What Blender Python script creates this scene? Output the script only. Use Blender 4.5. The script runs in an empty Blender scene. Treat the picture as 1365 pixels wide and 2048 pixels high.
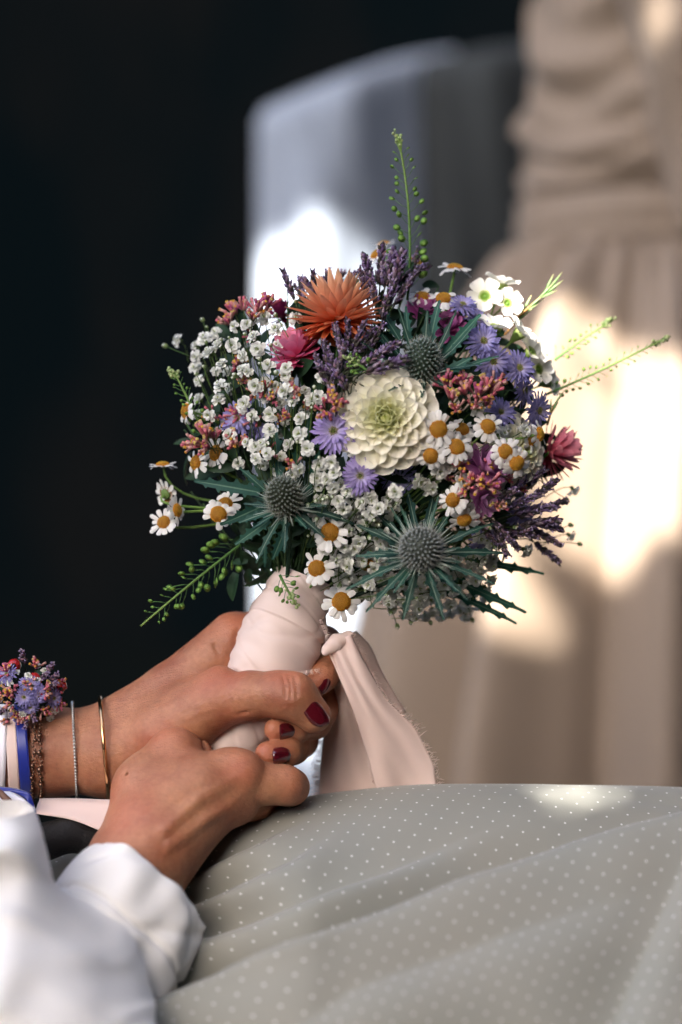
import bpy, math, random
import numpy as np
from mathutils import Vector, Matrix, noise
random.seed(7); np.random.seed(7)
rnd = random.random
def ru(a, b): return a + (b - a) * rnd()

# ------------------------------------------------------------------ camera, world, sun, exposure
sc = bpy.context.scene
TILT = math.radians(10); H = 0.95
CAM = Vector((0, 0, H))
RT = Vector((1, 0, 0)); FW = Vector((0, math.cos(TILT), -math.sin(TILT))); UP = Vector((0, math.sin(TILT), math.cos(TILT)))
LENS = 81.0; D0 = 1.2
K = 36.0 / LENS / 2048; S = K * D0            # metres per photo pixel per metre depth / at the bouquet
cam = bpy.data.cameras.new('camera'); cam.lens = LENS; cam.sensor_fit = 'VERTICAL'; cam.sensor_height = 36; cam.sensor_width = 24
cam.clip_start = 0.05; cam.clip_end = 200
cam.dof.use_dof = True; cam.dof.focus_distance = 1.178; cam.dof.aperture_fstop = 2.6
camo = bpy.data.objects.new('camera', cam); sc.collection.objects.link(camo)
camo.location = CAM; camo.rotation_euler = (math.radians(90) - TILT, 0, 0)
sc.camera = camo
SUN_TO = Vector((-0.38, -0.62, 0.70)).normalized()       # direction towards the sun
w = bpy.data.worlds.new('World'); sc.world = w; w.use_nodes = True
nt = w.node_tree; nt.nodes.clear()
sky = nt.nodes.new('ShaderNodeTexSky'); sky.sky_type = 'NISHITA'; sky.sun_disc = False
sky.sun_elevation = math.asin(SUN_TO.z); sky.sun_rotation = math.atan2(SUN_TO.x, SUN_TO.y)
sky.air_density = 1.0; sky.dust_density = 3.0; sky.ozone_density = 0.6
bg = nt.nodes.new('ShaderNodeBackground'); bg.inputs['Strength'].default_value = 0.09
wo = nt.nodes.new('ShaderNodeOutputWorld')
nt.links.new(sky.outputs[0], bg.inputs[0]); nt.links.new(bg.outputs[0], wo.inputs[0])
sl = bpy.data.lights.new('sun', 'SUN'); sl.energy = 5.0; sl.angle = math.radians(0.53); sl.color = (1, 0.95, 0.87)
slo = bpy.data.objects.new('sun', sl); sc.collection.objects.link(slo)
slo.rotation_euler = SUN_TO.to_track_quat('Z', 'Y').to_euler(); slo.location = SUN_TO * 6
sc.view_settings.view_transform = 'Standard'; sc.view_settings.look = 'None'
sc.view_settings.exposure = 2.75; sc.view_settings.gamma = 1.0; sc.view_settings.use_curve_mapping = False
sc.cycles.use_denoising = True
sc.cycles.max_bounces = 8; sc.cycles.transparent_max_bounces = 8
sc.cycles.sample_clamp_indirect = 6.0

# ------------------------------------------------------------------ frame helpers
def P(px, py, q=0.0):
    """world point seen at photo pixel (px,py), q photo-pixels (at bouquet scale) beyond the bouquet plane"""
    d = D0 + q * S
    return CAM + FW * d + RT * ((px - 682.5) * K * d) + UP * ((1024 - py) * K * d)
def DV(x, y, z): return RT * x + FW * y + UP * z
def FP(px, py, q=0.0):
    d = D0 + q * S
    return np.array([(px - 682.5) * K * d, q * S, (1024 - py) * K * d])
def F2W(a):
    a = np.asarray(a); out = np.empty_like(a)
    R_, F_, U_ = np.array(RT), np.array(FW), np.array(UP)
    return np.array(CAM) + (a[:, 1:2] + D0) * F_ + a[:, 0:1] * R_ + a[:, 2:3] * U_
def orient(n, roll=None):
    n = Vector(n).normalized()
    m = n.to_track_quat('Z', 'Y').to_matrix().to_4x4()
    return m @ Matrix.Rotation(ru(0, 6.28) if roll is None else roll, 4, 'Z')
def at(loc, n=None, roll=None, s=1.0):
    m = Matrix.Translation(loc)
    if n is not None: m = m @ orient(n, roll)
    return m @ Matrix.Scale(s, 4)

def smoothstep(a, b, x): t = np.clip((x - a) / (b - a), 0, 1); return t * t * (3 - 2 * t)

# ------------------------------------------------------------------ object helpers
COL = sc.collection; WMAT = {}
def link(name, data, W=None, parent=None, label=None, cat=None, group=None, kind=None):
    o = bpy.data.objects.new(name, data); COL.objects.link(o)
    W = W or Matrix.Identity(4)
    WMAT[o.name] = W.copy()
    if parent is not None:
        o.parent = parent; o.matrix_local = WMAT[parent.name].inverted() @ W
    else: o.matrix_local = W
    if label: o['label'] = label
    if cat: o['category'] = cat
    if group: o['group'] = group
    if kind: o['kind'] = kind
    return o
class MB:
    def __init__(s): s.v = []; s.f = []; s.c = []
    def add(s, v, f, c):
        b = len(s.v); s.v += [tuple(x) for x in v]; s.f += [tuple(i + b for i in q) for q in f]
        if isinstance(c, list): s.c += c
        else: s.c += [c] * len(v)
    def mesh(s, name, mat, scale=1.0, smooth=True, uv=None):
        me = bpy.data.meshes.new(name)
        me.from_pydata([(x * scale, y * scale, z * scale) for x, y, z in s.v], [], s.f); me.update()
        at_ = me.color_attributes.new('col', 'FLOAT_COLOR', 'POINT')
        at_.data.foreach_set('color', [k for c in s.c for k in (c[0], c[1], c[2], 1.0)])
        if smooth: me.polygons.foreach_set('use_smooth', [True] * len(me.polygons))
        if mat: me.materials.append(mat)
        return me
def grid_mesh(name, V, mat, closed_u=False, uv=None, smooth=True):
    """V array (n,m,3) world coords"""
    n, m = V.shape[:2]; f = []
    for i in range(n - 1):
        for j in range(m if closed_u else m - 1):
            j2 = (j + 1) % m
            f.append((i * m + j, i * m + j2, (i + 1) * m + j2, (i + 1) * m + j))
    me = bpy.data.meshes.new(name); me.from_pydata(V.reshape(-1, 3).tolist(), [], f); me.update()
    if uv is not None:
        l = me.uv_layers.new(name='UVMap'); vi = np.empty(len(me.loops), dtype=np.int32); me.loops.foreach_get('vertex_index', vi)
        l.data.foreach_set('uv', uv.reshape(-1, 2)[vi].ravel())
    if smooth: me.polygons.foreach_set('use_smooth', [True] * len(me.polygons))
    me.materials.append(mat); return me
def tube(mb, pts, rads, col, n=5, cap=True):
    """tube along points into a builder"""
    pts = [Vector(p) for p in pts]; k = len(pts)
    if not hasattr(rads, '__len__'): rads = [rads] * k
    cols = col if isinstance(col, list) else [col] * k
    up = None; v = []; c = []
    for i in range(k):
        t = (pts[min(i + 1, k - 1)] - pts[max(i - 1, 0)])
        if t.length < 1e-9: t = Vector((0, 0, 1))
        t.normalize()
        if up is None: up = t.orthogonal()
        up = (up - t * up.dot(t)).normalized(); b = t.cross(up)
        for j in range(n):
            a = 2 * math.pi * j / n
            v.append(pts[i] + (up * math.cos(a) + b * math.sin(a)) * rads[i]); c.append(cols[i])
    f = [(i * n + j, i * n + (j + 1) % n, (i + 1) * n + (j + 1) % n, (i + 1) * n + j) for i in range(k - 1) for j in range(n)]
    if cap: f += [tuple(range(n))[::-1], tuple((k - 1) * n + j for j in range(n))]
    mb.add(v, f, c)
def bez(a, b, c, n=6):
    a, b, c = Vector(a), Vector(b), Vector(c)
    return [a * (1 - t) ** 2 + b * 2 * t * (1 - t) + c * t * t for t in [i / n for i in range(n + 1)]]
def lerp3(a, b, t): return tuple(a[i] + (b[i] - a[i]) * t for i in range(3))
def jit(c, a=0.1):
    k = 1 + ru(-a, a); return tuple(max(0, x * k * (1 + ru(-a, a) * 0.3)) for x in c)
def blob(mb, c, r, col, n=6, m=4, rz=None, M=None):
    v = []; f = []
    rz = rz or r
    for i in range(m + 1):
        th = math.pi * i / m
        for j in range(n):
            a = 2 * math.pi * j / n
            p = Vector((math.sin(th) * math.cos(a) * r, math.sin(th) * math.sin(a) * r, math.cos(th) * rz))
            if M: p = M @ p
            v.append(Vector(c) + p)
    for i in range(m):
        for j in range(n): f.append((i * n + j, (i + 1) * n + j, (i + 1) * n + (j + 1) % n, i * n + (j + 1) % n))
    mb.add(v, f, col)

# ------------------------------------------------------------------ materials
def newmat(name):
    m = bpy.data.materials.new(name); m.use_nodes = True
    n = m.node_tree.nodes; b = n['Principled BSDF']; return m, m.node_tree, n, b
def principled(name, col, rough=0.6, bump=None, var=0.0, vscale=60, metallic=0, sheen=0, sub=0, subr=None, coat=0, spec=None, trans=0.0):
    m, t, n, b = newmat(name)
    b.inputs['Base Color'].default_value = (*col, 1); b.inputs['Roughness'].default_value = rough; b.inputs['Metallic'].default_value = metallic
    if sheen: b.inputs['Sheen Weight'].default_value = sheen
    if coat: b.inputs['Coat Weight'].default_value = coat; b.inputs['Coat Roughness'].default_value = 0.05
    if spec is not None: b.inputs['Specular IOR Level'].default_value = spec
    if sub:
        b.inputs['Subsurface Weight'].default_value = sub; b.inputs['Subsurface Radius'].default_value = subr or (1, 0.35, 0.2); b.inputs['Subsurface Scale'].default_value = 0.004
    tc = n.new('ShaderNodeTexCoord')
    if var:
        nz = n.new('ShaderNodeTexNoise'); nz.inputs['Scale'].default_value = vscale; nz.inputs['Detail'].default_value = 4
        t.links.new(tc.outputs['Object'], nz.inputs['Vector'])
        mx = n.new('ShaderNodeMix'); mx.data_type = 'RGBA'
        mx.inputs[6].default_value = (*[c * (1 - var) for c in col], 1); mx.inputs[7].default_value = (*[min(1, c * (1 + var)) for c in col], 1)
        t.links.new(nz.outputs['Fac'], mx.inputs[0]); t.links.new(mx.outputs[2], b.inputs['Base Color'])
    if bump:
        nz2 = n.new('ShaderNodeTexNoise'); nz2.inputs['Scale'].default_value = bump[0]; nz2.inputs['Detail'].default_value = 3
        t.links.new(tc.outputs['Object'], nz2.inputs['Vector'])
        bp = n.new('ShaderNodeBump'); bp.inputs['Strength'].default_value = bump[1]; bp.inputs['Distance'].default_value = bump[2] if len(bump) > 2 else 0.0005
        t.links.new(nz2.outputs['Fac'], bp.inputs['Height']); t.links.new(bp.outputs[0], b.inputs['Normal'])
    if trans:
        tr = n.new('ShaderNodeBsdfTranslucent'); tr.inputs[0].default_value = (*col, 1)
        ms = n.new('ShaderNodeMixShader'); ms.inputs[0].default_value = trans
        o = n['Material Output']; t.links.new(b.outputs[0], ms.inputs[1]); t.links.new(tr.outputs[0], ms.inputs[2]); t.links.new(ms.outputs[0], o.inputs[0])
    return m
def attrmat(name, trans=0.3, rough=0.6, spec=0.3, nscale=900, nvar=0.25, bump=0.15):
    """petals and leaves: own colour from the piece's vertex colours, thin and translucent"""
    m, t, n, b = newmat(name)
    a = n.new('ShaderNodeAttribute'); a.attribute_name = 'col'
    tc = n.new('ShaderNodeTexCoord'); nz = n.new('ShaderNodeTexNoise'); nz.inputs['Scale'].default_value = nscale; nz.inputs['Detail'].default_value = 3
    t.links.new(tc.outputs['Object'], nz.inputs['Vector'])
    mr = n.new('ShaderNodeMapRange'); mr.inputs[3].default_value = 1 - nvar; mr.inputs[4].default_value = 1 + nvar
    t.links.new(nz.outputs['Fac'], mr.inputs[0])
    mx = n.new('ShaderNodeVectorMath'); mx.operation = 'SCALE'
    t.links.new(a.outputs['Color'], mx.inputs[0]); t.links.new(mr.outputs[0], mx.inputs['Scale'])
    t.links.new(mx.outputs[0], b.inputs['Base Color']); b.inputs['Roughness'].default_value = rough; b.inputs['Specular IOR Level'].default_value = spec
    bp = n.new('ShaderNodeBump'); bp.inputs['Strength'].default_value = bump; bp.inputs['Distance'].default_value = 0.0004
    t.links.new(nz.outputs['Fac'], bp.inputs['Height']); t.links.new(bp.outputs[0], b.inputs['Normal'])
    tr = n.new('ShaderNodeBsdfTranslucent'); t.links.new(mx.outputs[0], tr.inputs[0])
    ms = n.new('ShaderNodeMixShader'); ms.inputs[0].default_value = trans
    o = n['Material Output']; t.links.new(b.outputs[0], ms.inputs[1]); t.links.new(tr.outputs[0], ms.inputs[2]); t.links.new(ms.outputs[0], o.inputs[0])
    return m
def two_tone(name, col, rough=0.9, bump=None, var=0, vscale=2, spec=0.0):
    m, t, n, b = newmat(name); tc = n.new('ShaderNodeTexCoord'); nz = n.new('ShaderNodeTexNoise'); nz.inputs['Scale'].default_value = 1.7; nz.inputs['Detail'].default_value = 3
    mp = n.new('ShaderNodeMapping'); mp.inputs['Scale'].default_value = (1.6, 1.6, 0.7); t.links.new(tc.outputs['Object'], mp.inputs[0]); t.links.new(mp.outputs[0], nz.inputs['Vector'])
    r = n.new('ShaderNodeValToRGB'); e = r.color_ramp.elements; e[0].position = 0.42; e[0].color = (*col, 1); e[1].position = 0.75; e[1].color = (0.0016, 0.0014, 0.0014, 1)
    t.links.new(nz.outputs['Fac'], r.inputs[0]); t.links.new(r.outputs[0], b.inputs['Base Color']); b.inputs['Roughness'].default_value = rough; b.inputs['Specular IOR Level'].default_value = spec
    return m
M = {}
M['petal'] = attrmat('petal', 0.3, 0.65, 0.2, nscale=500, nvar=0.08, bump=0.03)
M['leaf'] = attrmat('leaf', 0.15, 0.6, 0.25)
M['solid'] = attrmat('plant_solid', 0.0, 0.7, 0.25)
M['white_cotton'] = principled('white_cotton', (0.84, 0.82, 0.80), 0.9, (2500, 0.25, 0.0003), 0.03, 30, sheen=0.2, trans=0.12)
M['satin'] = principled('pink_satin', (0.90, 0.72, 0.645), 0.55, (1800, 0.2, 0.0003), 0.05, 40, sheen=0.3, trans=0.3)
M['satin_blue'] = principled('blue_satin', (0.006, 0.018, 0.22), 0.35, None, 0.1, 40, sheen=0.2)
M['satin_white'] = principled('white_satin', (0.78, 0.76, 0.82), 0.4, None, 0.05, 40, sheen=0.2)
M['beige'] = principled('beige_dress_cloth', (0.215, 0.158, 0.112), 0.7, (900, 0.2, 0.0004), 0.08, 15, sheen=0.2)
M['pale_blue'] = principled('pale_blue_cloth', (0.25, 0.285, 0.345), 0.9, (900, 0.2, 0.0004), 0.06, 12, sheen=0.1)
M['dark_grey'] = principled('dark_grey_sheet', (0.022, 0.026, 0.027), 0.9, (900, 0.2, 0.0004), 0.2, 12)
M['nail'] = principled('nail_polish', (0.075, 0.004, 0.009), 0.18, None, 0, coat=1.0)
M['gold'] = principled('gold', (0.80, 0.48, 0.24), 0.16, None, 0, metallic=1)
M['silver'] = principled('silver_beads', (0.45, 0.45, 0.43), 0.3, None, 0.2, 400, metallic=0.8)
M['dark_chain'] = principled('dark_bronze', (0.16, 0.09, 0.06), 0.3, None, 0.3, 400, metallic=0.9)
M['berry'] = principled('rose_hip', (0.33, 0.012, 0.012), 0.25, (300, 0.1, 0.0003), 0.3, 200, coat=0.3)
M['backdrop'] = two_tone('painted_shade', (0.0004, 0.0008, 0.0011), 0.95, None, 0.5, 2.5, spec=0.0)
M['blocker'] = principled('blocker_leaf', (0.035, 0.06, 0.02), 0.7, None, 0.2, 5)
M['dark_bag'] = principled('dark_speckled', (0.007, 0.006, 0.006), 0.85, (700, 0.8, 0.001), 0.4, 500)
M['brown'] = principled('brown_edge', (0.16, 0.085, 0.06), 0.5, None, 0.2, 200)
M['ground'] = principled('ground', (0.0006, 0.0008, 0.0009), 0.95, (60, 0.4, 0.01), 0.3, 8, spec=0.0)

def skin_mat():
    m, t, n, b = newmat('skin')
    tc = n.new('ShaderNodeTexCoord')
    n1 = n.new('ShaderNodeTexNoise'); n1.inputs['Scale'].default_value = 38; n1.inputs['Detail'].default_value = 5; n1.inputs['Roughness'].default_value = 0.6
    t.links.new(tc.outputs['Object'], n1.inputs['Vector'])
    r = n.new('ShaderNodeValToRGB'); e = r.color_ramp.elements
    e[0].position = 0.3; e[0].color = (0.25, 0.082, 0.042, 1); e[1].position = 0.72; e[1].color = (0.43, 0.20, 0.105, 1)
    t.links.new(n1.outputs['Fac'], r.inputs[0])
    # freckles / fine mottling
    n2 = n.new('ShaderNodeTexNoise'); n2.inputs['Scale'].default_value = 420; n2.inputs['Detail'].default_value = 3
    t.links.new(tc.outputs['Object'], n2.inputs['Vector'])
    mr = n.new('ShaderNodeMapRange'); mr.inputs[1].default_value = 0.3; mr.inputs[2].default_value = 0.7; mr.inputs[3].default_value = 0.88; mr.inputs[4].default_value = 1.08
    t.links.new(n2.outputs['Fac'], mr.inputs[0])
    vs = n.new('ShaderNodeVectorMath'); vs.operation = 'SCALE'; t.links.new(r.outputs[0], vs.inputs[0]); t.links.new(mr.outputs[0], vs.inputs['Scale'])
    vo = n.new('ShaderNodeTexVoronoi'); vo.inputs['Scale'].default_value = 95
    t.links.new(tc.outputs['Object'], vo.inputs['Vector'])
    fr = n.new('ShaderNodeMapRange'); fr.inputs[1].default_value = 0.05; fr.inputs[2].default_value = 0.11; fr.inputs[3].default_value = 0.84; fr.inputs[4].default_value = 1.0
    t.links.new(vo.outputs['Distance'], fr.inputs[0])
    vs2 = n.new('ShaderNodeVectorMath'); vs2.operation = 'SCALE'; t.links.new(vs.outputs[0], vs2.inputs[0]); t.links.new(fr.outputs[0], vs2.inputs['Scale'])
    ta = n.new('ShaderNodeAttribute'); ta.attribute_name = 'tint'; tm = n.new('ShaderNodeMix'); tm.data_type = 'RGBA'; tm.inputs[7].default_value = (0.50, 0.14, 0.075, 1)
    tf = n.new('ShaderNodeMath'); tf.operation = 'MULTIPLY'; tf.inputs[1].default_value = 0.40; t.links.new(ta.outputs['Fac'], tf.inputs[0]); t.links.new(tf.outputs[0], tm.inputs[0]); t.links.new(vs2.outputs[0], tm.inputs[6]); t.links.new(tm.outputs[2], b.inputs['Base Color'])
    b.inputs['Roughness'].default_value = 0.46; b.inputs['Specular IOR Level'].default_value = 0.4
    b.inputs['Subsurface Weight'].default_value = 0.25; b.inputs['Subsurface Radius'].default_value = (1, 0.35, 0.18); b.inputs['Subsurface Scale'].default_value = 0.004
    # skin relief: stretched fine wrinkles + cell texture
    mp = n.new('ShaderNodeMapping'); mp.inputs['Scale'].default_value = (260, 900, 620); mp.inputs['Rotation'].default_value = (0, 0.6, 0)
    t.links.new(tc.outputs['Object'], mp.inputs['Vector'])
    n3 = n.new('ShaderNodeTexNoise'); n3.inputs['Scale'].default_value = 1; n3.inputs['Detail'].default_value = 4; t.links.new(mp.outputs[0], n3.inputs['Vector'])
    v2 = n.new('ShaderNodeTexVoronoi'); v2.inputs['Scale'].default_value = 900; v2.feature = 'DISTANCE_TO_EDGE'; t.links.new(tc.outputs['Object'], v2.inputs['Vector'])
    ad = n.new('ShaderNodeMath'); ad.operation = 'MULTIPLY_ADD'; ad.inputs[1].default_value = 0.5; t.links.new(v2.outputs['Distance'], ad.inputs[0]); t.links.new(n3.outputs['Fac'], ad.inputs[2])
    bp = n.new('ShaderNodeBump'); bp.inputs['Strength'].default_value = 0.8; bp.inputs['Distance'].default_value = 0.0006
    t.links.new(ad.outputs[0], bp.inputs['Height']); t.links.new(bp.outputs[0], b.inputs['Normal'])
    return m
M['skin'] = skin_mat()

def dotted_mat():
    """sage cloth with a printed lattice of small white dots (flat print), UV in metres"""
    m, t, n, b = newmat('dotted_cloth')
    uv = n.new('ShaderNodeUVMap'); uv.uv_map = 'UVMap'
    mp = n.new('ShaderNodeMapping'); mp.inputs['Rotation'].default_value = (0, 0, 0.42); mp.inputs['Scale'].default_value = (1 / 0.0120,) * 3
    t.links.new(uv.outputs[0], mp.inputs['Vector'])
    def M_(op, a, bb=None):
        x = n.new('ShaderNodeMath'); x.operation = op
        for i, z in enumerate((a, bb)):
            if z is None: continue
            if isinstance(z, (int, float)): x.inputs[i].default_value = z
            else: t.links.new(z, x.inputs[i])
        return x.outputs[0]
    sp = n.new('ShaderNodeSeparateXYZ'); t.links.new(mp.outputs[0], sp.inputs[0])
    def dist(ox):
        fx = M_('SUBTRACT', M_('FRACT', M_('ADD', sp.outputs[0], ox)), 0.5); fy = M_('SUBTRACT', M_('FRACT', M_('ADD', sp.outputs[1], ox)), 0.5)
        return M_('SQRT', M_('ADD', M_('MULTIPLY', fx, fx), M_('MULTIPLY', fy, fy)))
    d = M_('MINIMUM', dist(0.0), dist(0.5))
    mr = n.new('ShaderNodeMapRange'); mr.inputs[1].default_value = 0.034; mr.inputs[2].default_value = 0.058; mr.inputs[3].default_value = 1; mr.inputs[4].default_value = 0
    t.links.new(d, mr.inputs[0])
    nz = n.new('ShaderNodeTexNoise'); nz.inputs['Scale'].default_value = 14; nz.inputs['Detail'].default_value = 4; t.links.new(uv.outputs[0], nz.inputs['Vector'])
    c = n.new('ShaderNodeMix'); c.data_type = 'RGBA'; c.inputs[6].default_value = (0.200, 0.208, 0.186, 1); c.inputs[7].default_value = (0.262, 0.246, 0.208, 1); t.links.new(nz.outputs['Fac'], c.inputs[0])
    mx = n.new('ShaderNodeMix'); mx.data_type = 'RGBA'; mx.inputs[7].default_value = (0.62, 0.61, 0.59, 1)
    t.links.new(c.outputs[2], mx.inputs[6]); t.links.new(mr.outputs[0], mx.inputs[0]); t.links.new(mx.outputs[2], b.inputs['Base Color'])
    b.inputs['Roughness'].default_value = 0.8; b.inputs['Sheen Weight'].default_value = 0.25; b.inputs['Specular IOR Level'].default_value = 0.25
    wv = n.new('ShaderNodeTexNoise'); wv.inputs['Scale'].default_value = 1; mp2 = n.new('ShaderNodeMapping'); mp2.inputs['Scale'].default_value = (1800, 500, 1)
    t.links.new(uv.outputs[0], mp2.inputs[0]); t.links.new(mp2.outputs[0], wv.inputs['Vector'])
    bp = n.new('ShaderNodeBump'); bp.inputs['Strength'].default_value = 0.25; bp.inputs['Distance'].default_value = 0.0003
    t.links.new(wv.outputs['Fac'], bp.inputs['Height']); t.links.new(bp.outputs[0], b.inputs['Normal'])
    return m
M['dotted'] = dotted_mat()

# ------------------------------------------------------------------ signed-distance modelling
def rcone(G, a, b, ra, rb):
    ba = b - a; l2 = float(ba @ ba)
    X, Y, Z = G[0] - a[0], G[1] - a[1], G[2] - a[2]
    t = np.clip((X * ba[0] + Y * ba[1] + Z * ba[2]) / max(l2, 1e-12), 0, 1)
    return np.sqrt((X - t * ba[0]) ** 2 + (Y - t * ba[1]) ** 2 + (Z - t * ba[2]) ** 2) - (ra + (rb - ra) * t)
def smin(a, b, k):
    h = np.clip(0.5 + 0.5 * (b - a) / k, 0, 1)
    return b + (a - b) * h - k * h * (1 - h)
def smax(a, b, k): return -smin(-a, -b, k)
def chain(G, pts, k):
    """pts: (px,py,q,r) photo-pixel control points"""
    out = None
    for p0, p1 in zip(pts[:-1], pts[1:]):
        d = rcone(G, FP(*p0[:3]), FP(*p1[:3]), p0[3] * S, p1[3] * S)
        out = d if out is None else smin(out, d, k * S)
    return out
class Field:
    """distance field on a grid; each chain is evaluated only in the box it can reach"""
    def __init__(s, lo, hi, h):
        s.lo, s.G = make_grid(lo, hi, h); s.h = h; s.F = np.full(s.G[0].shape, 0.05, np.float32)
    def box(s, pts, k):
        A = np.array([FP(*p[:3]) for p in pts]); r = np.array([p[3] for p in pts])[:, None] * S + (k + 14) * S
        a = np.floor(((A - r).min(0) - s.lo) / s.h).astype(int); b = np.ceil(((A + r).max(0) - s.lo) / s.h).astype(int) + 1
        return tuple(slice(max(0, x), max(0, y)) for x, y in zip(a, b))
    def add(s, pts, k, kc=14):
        b = s.box(pts, k); g = [q[b] for q in s.G]
        if g[0].size: s.F[b] = smin(s.F[b], chain(g, pts, kc).astype(np.float32), k * S)
    def cut(s, pts, r, k):
        p = [(*q, r) for q in pts]; b = s.box(p, k); g = [q[b] for q in s.G]
        if g[0].size: s.F[b] = smax(s.F[b], -chain(g, p, 2).astype(np.float32), k * S)
def make_grid(lo, hi, h):
    lo = np.array(lo); hi = np.array(hi)
    ax = [np.arange(lo[i], hi[i], h, dtype=np.float32) for i in range(3)]
    return lo, np.meshgrid(*ax, indexing='ij')
def surface_nets(F, o, h):
    n = F.shape; cnt = np.zeros(tuple(k - 1 for k in n), np.float32); acc = np.zeros(cnt.shape + (3,), np.float32)
    crosses = []
    for ax in range(3):
        s0 = [slice(None)] * 3; s1 = [slice(None)] * 3; s0[ax] = slice(0, -1); s1[ax] = slice(1, None)
        a = F[tuple(s0)]; b = F[tuple(s1)]; cr = (a < 0) != (b < 0); t = np.where(cr, a / np.where(cr, a - b, 1), 0)
        crosses.append((cr, a < 0)); o1, o2 = (ax + 1) % 3, (ax + 2) % 3
        for d1 in (0, 1):
            for d2 in (0, 1):
                sl_ = [slice(None)] * 3; sl_[o1] = slice(d1, d1 + n[o1] - 1); sl_[o2] = slice(d2, d2 + n[o2] - 1); sl_ = tuple(sl_)
                c = cr[sl_]; cnt += c; acc[..., ax] += t[sl_] * c; acc[..., o1] += c * d1; acc[..., o2] += c * d2
    act = cnt > 0; idx = np.full(cnt.shape, -1, np.int64); idx[act] = np.arange(int(act.sum()))
    cells = np.argwhere(act); V = o + h * (cells + acc[act] / cnt[act][:, None])
    faces = []
    for ax in range(3):
        cr, neg = crosses[ax]; o1, o2 = (ax + 1) % 3, (ax + 2) % 3
        e = np.argwhere(cr); ok = (e[:, o1] > 0) & (e[:, o2] > 0) & (e[:, o1] < n[o1] - 1) & (e[:, o2] < n[o2] - 1); e = e[ok]
        q = []
        for d1, d2 in ((-1, -1), (0, -1), (0, 0), (-1, 0)):
            c = e.copy(); c[:, o1] += d1; c[:, o2] += d2; q.append(idx[c[:, 0], c[:, 1], c[:, 2]])
        q = np.stack(q, 1); ng = neg[e[:, 0], e[:, 1], e[:, 2]]; q[~ng] = q[~ng][:, ::-1]; faces.append(q)
    return V, np.concatenate(faces)
def relax(V, Fc, it=2, lam=0.5):
    for _ in range(it):
        acc = np.zeros_like(V); c = np.zeros(len(V))
        for a, b in ((0, 1), (1, 2), (2, 3), (3, 0)):
            np.add.at(acc, Fc[:, a], V[Fc[:, b]]); np.add.at(c, Fc[:, a], 1); np.add.at(acc, Fc[:, b], V[Fc[:, a]]); np.add.at(c, Fc[:, b], 1)
        V = V + lam * (acc / c[:, None] - V)
    return V
def sdf_mesh(name, F, lo, h, mat, it=2, tips=None):
    V, Fc = surface_nets(F, lo, h); V = relax(V, Fc, it)
    me = bpy.data.meshes.new(name); me.from_pydata(F2W(V).tolist(), [], Fc.tolist()); me.update()
    me.polygons.foreach_set('use_smooth', [True] * len(me.polygons)); me.materials.append(mat)
    if tips:      # redder skin over knuckles and finger ends
        w_ = np.zeros(len(V))
        for px, py, q, r in tips: w_ = np.maximum(w_, np.exp(-(np.linalg.norm(V - FP(px, py, q), axis=1) / (r * S)) ** 2))
        me.attributes.new('tint', 'FLOAT', 'POINT').data.foreach_set('value', w_)
    return me

# ================================================================== SETTING
def backdrop():  # near-black wall: colour stands for shade, height shaped to block sky light
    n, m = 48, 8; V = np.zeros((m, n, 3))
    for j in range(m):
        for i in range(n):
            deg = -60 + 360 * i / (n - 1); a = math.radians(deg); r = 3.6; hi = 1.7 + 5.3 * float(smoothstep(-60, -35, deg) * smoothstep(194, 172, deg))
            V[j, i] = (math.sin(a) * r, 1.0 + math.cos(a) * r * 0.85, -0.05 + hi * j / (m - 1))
    link('dark_background', grid_mesh('dark_background', V, M['backdrop']), label='near-black wall round the scene, deep shade put into its colour, blocking sky light', kind='structure')
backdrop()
def ground():
    V = np.array([[[x, y, 0] for x in (-30, 30)] for y in (-30, 30)], float)
    link('ground', grid_mesh('ground', V, M['ground'], smooth=False), label='dark ground below the frame', kind='structure')
ground()

def loft(rows, m, fold, cap=False):
    """rows: (cx,cy,q, rx, rq) photo px ; fold(i_t, ang)-> radial factor ; returns (n,m,3)"""
    n = len(rows); V = np.zeros((n, m, 3))
    for i, (cx, cy, q, rx, rq) in enumerate(rows):
        for j in range(m):
            a = 2 * math.pi * j / m; k = fold(i / (n - 1), a)
            d = D0 + q * S; kk = K * d
            V[i, j] = CAM + FW * (d - math.cos(a) * rq * kk * k) + RT * ((cx - 682.5 + math.sin(a) * rx * k) * kk) + UP * ((1024 - cy) * kk)
    return V
def interp_rows(keys, n):
    keys = np.array(keys, float); t = np.linspace(0, 1, len(keys)); tt = np.linspace(0, 1, n)
    # smooth (monotone-ish) interpolation
    out = np.stack([np.interp(tt, t, keys[:, k]) for k in range(keys.shape[1])], 1)
    ker = np.array([1, 2, 3, 2, 1]) / 9
    for k in range(out.shape[1]):
        p = np.pad(out[:, k], 2, mode='reflect', reflect_type='odd'); out[:, k] = np.convolve(p, ker, 'valid')
    return out

# ---- guest in the beige dress (out of focus)
QD = 0.85 / S
guest = link('person', None, Matrix.Translation(P(1290, 1700, QD)), label='blurred person in a beige dress with gathered waist behind the bouquet', cat='person')
def skirt_fold(t, a):
    g = min(1, t * 1.6 + 0.12)
    k = 1 + 0.055 * g * math.sin(9 * a + 1.5 * math.sin(2 * a) + 0.8) + 0.03 * g * math.sin(17 * a + 2.2 * t) + (1 - g) * 0.02 * math.sin(46 * a + 3 * math.sin(5 * a)) * (1 if t > 0.015 else 0)
    k += 0.11 * smoothstep(0.1, 0.4, t) * (math.exp(-((a + 0.28 - 0.05 * t) / 0.09) ** 2) - 0.9 * math.exp(-((a + 0.1) / 0.08) ** 2))
    k += 0.07 * smoothstep(0.2, 0.6, t) * math.exp(-(((a - 5.55)) / 0.13) ** 2) - 0.05 * smoothstep(0.2, 0.6, t) * math.exp(-(((a - 5.85)) / 0.1) ** 2)
    return k
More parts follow.
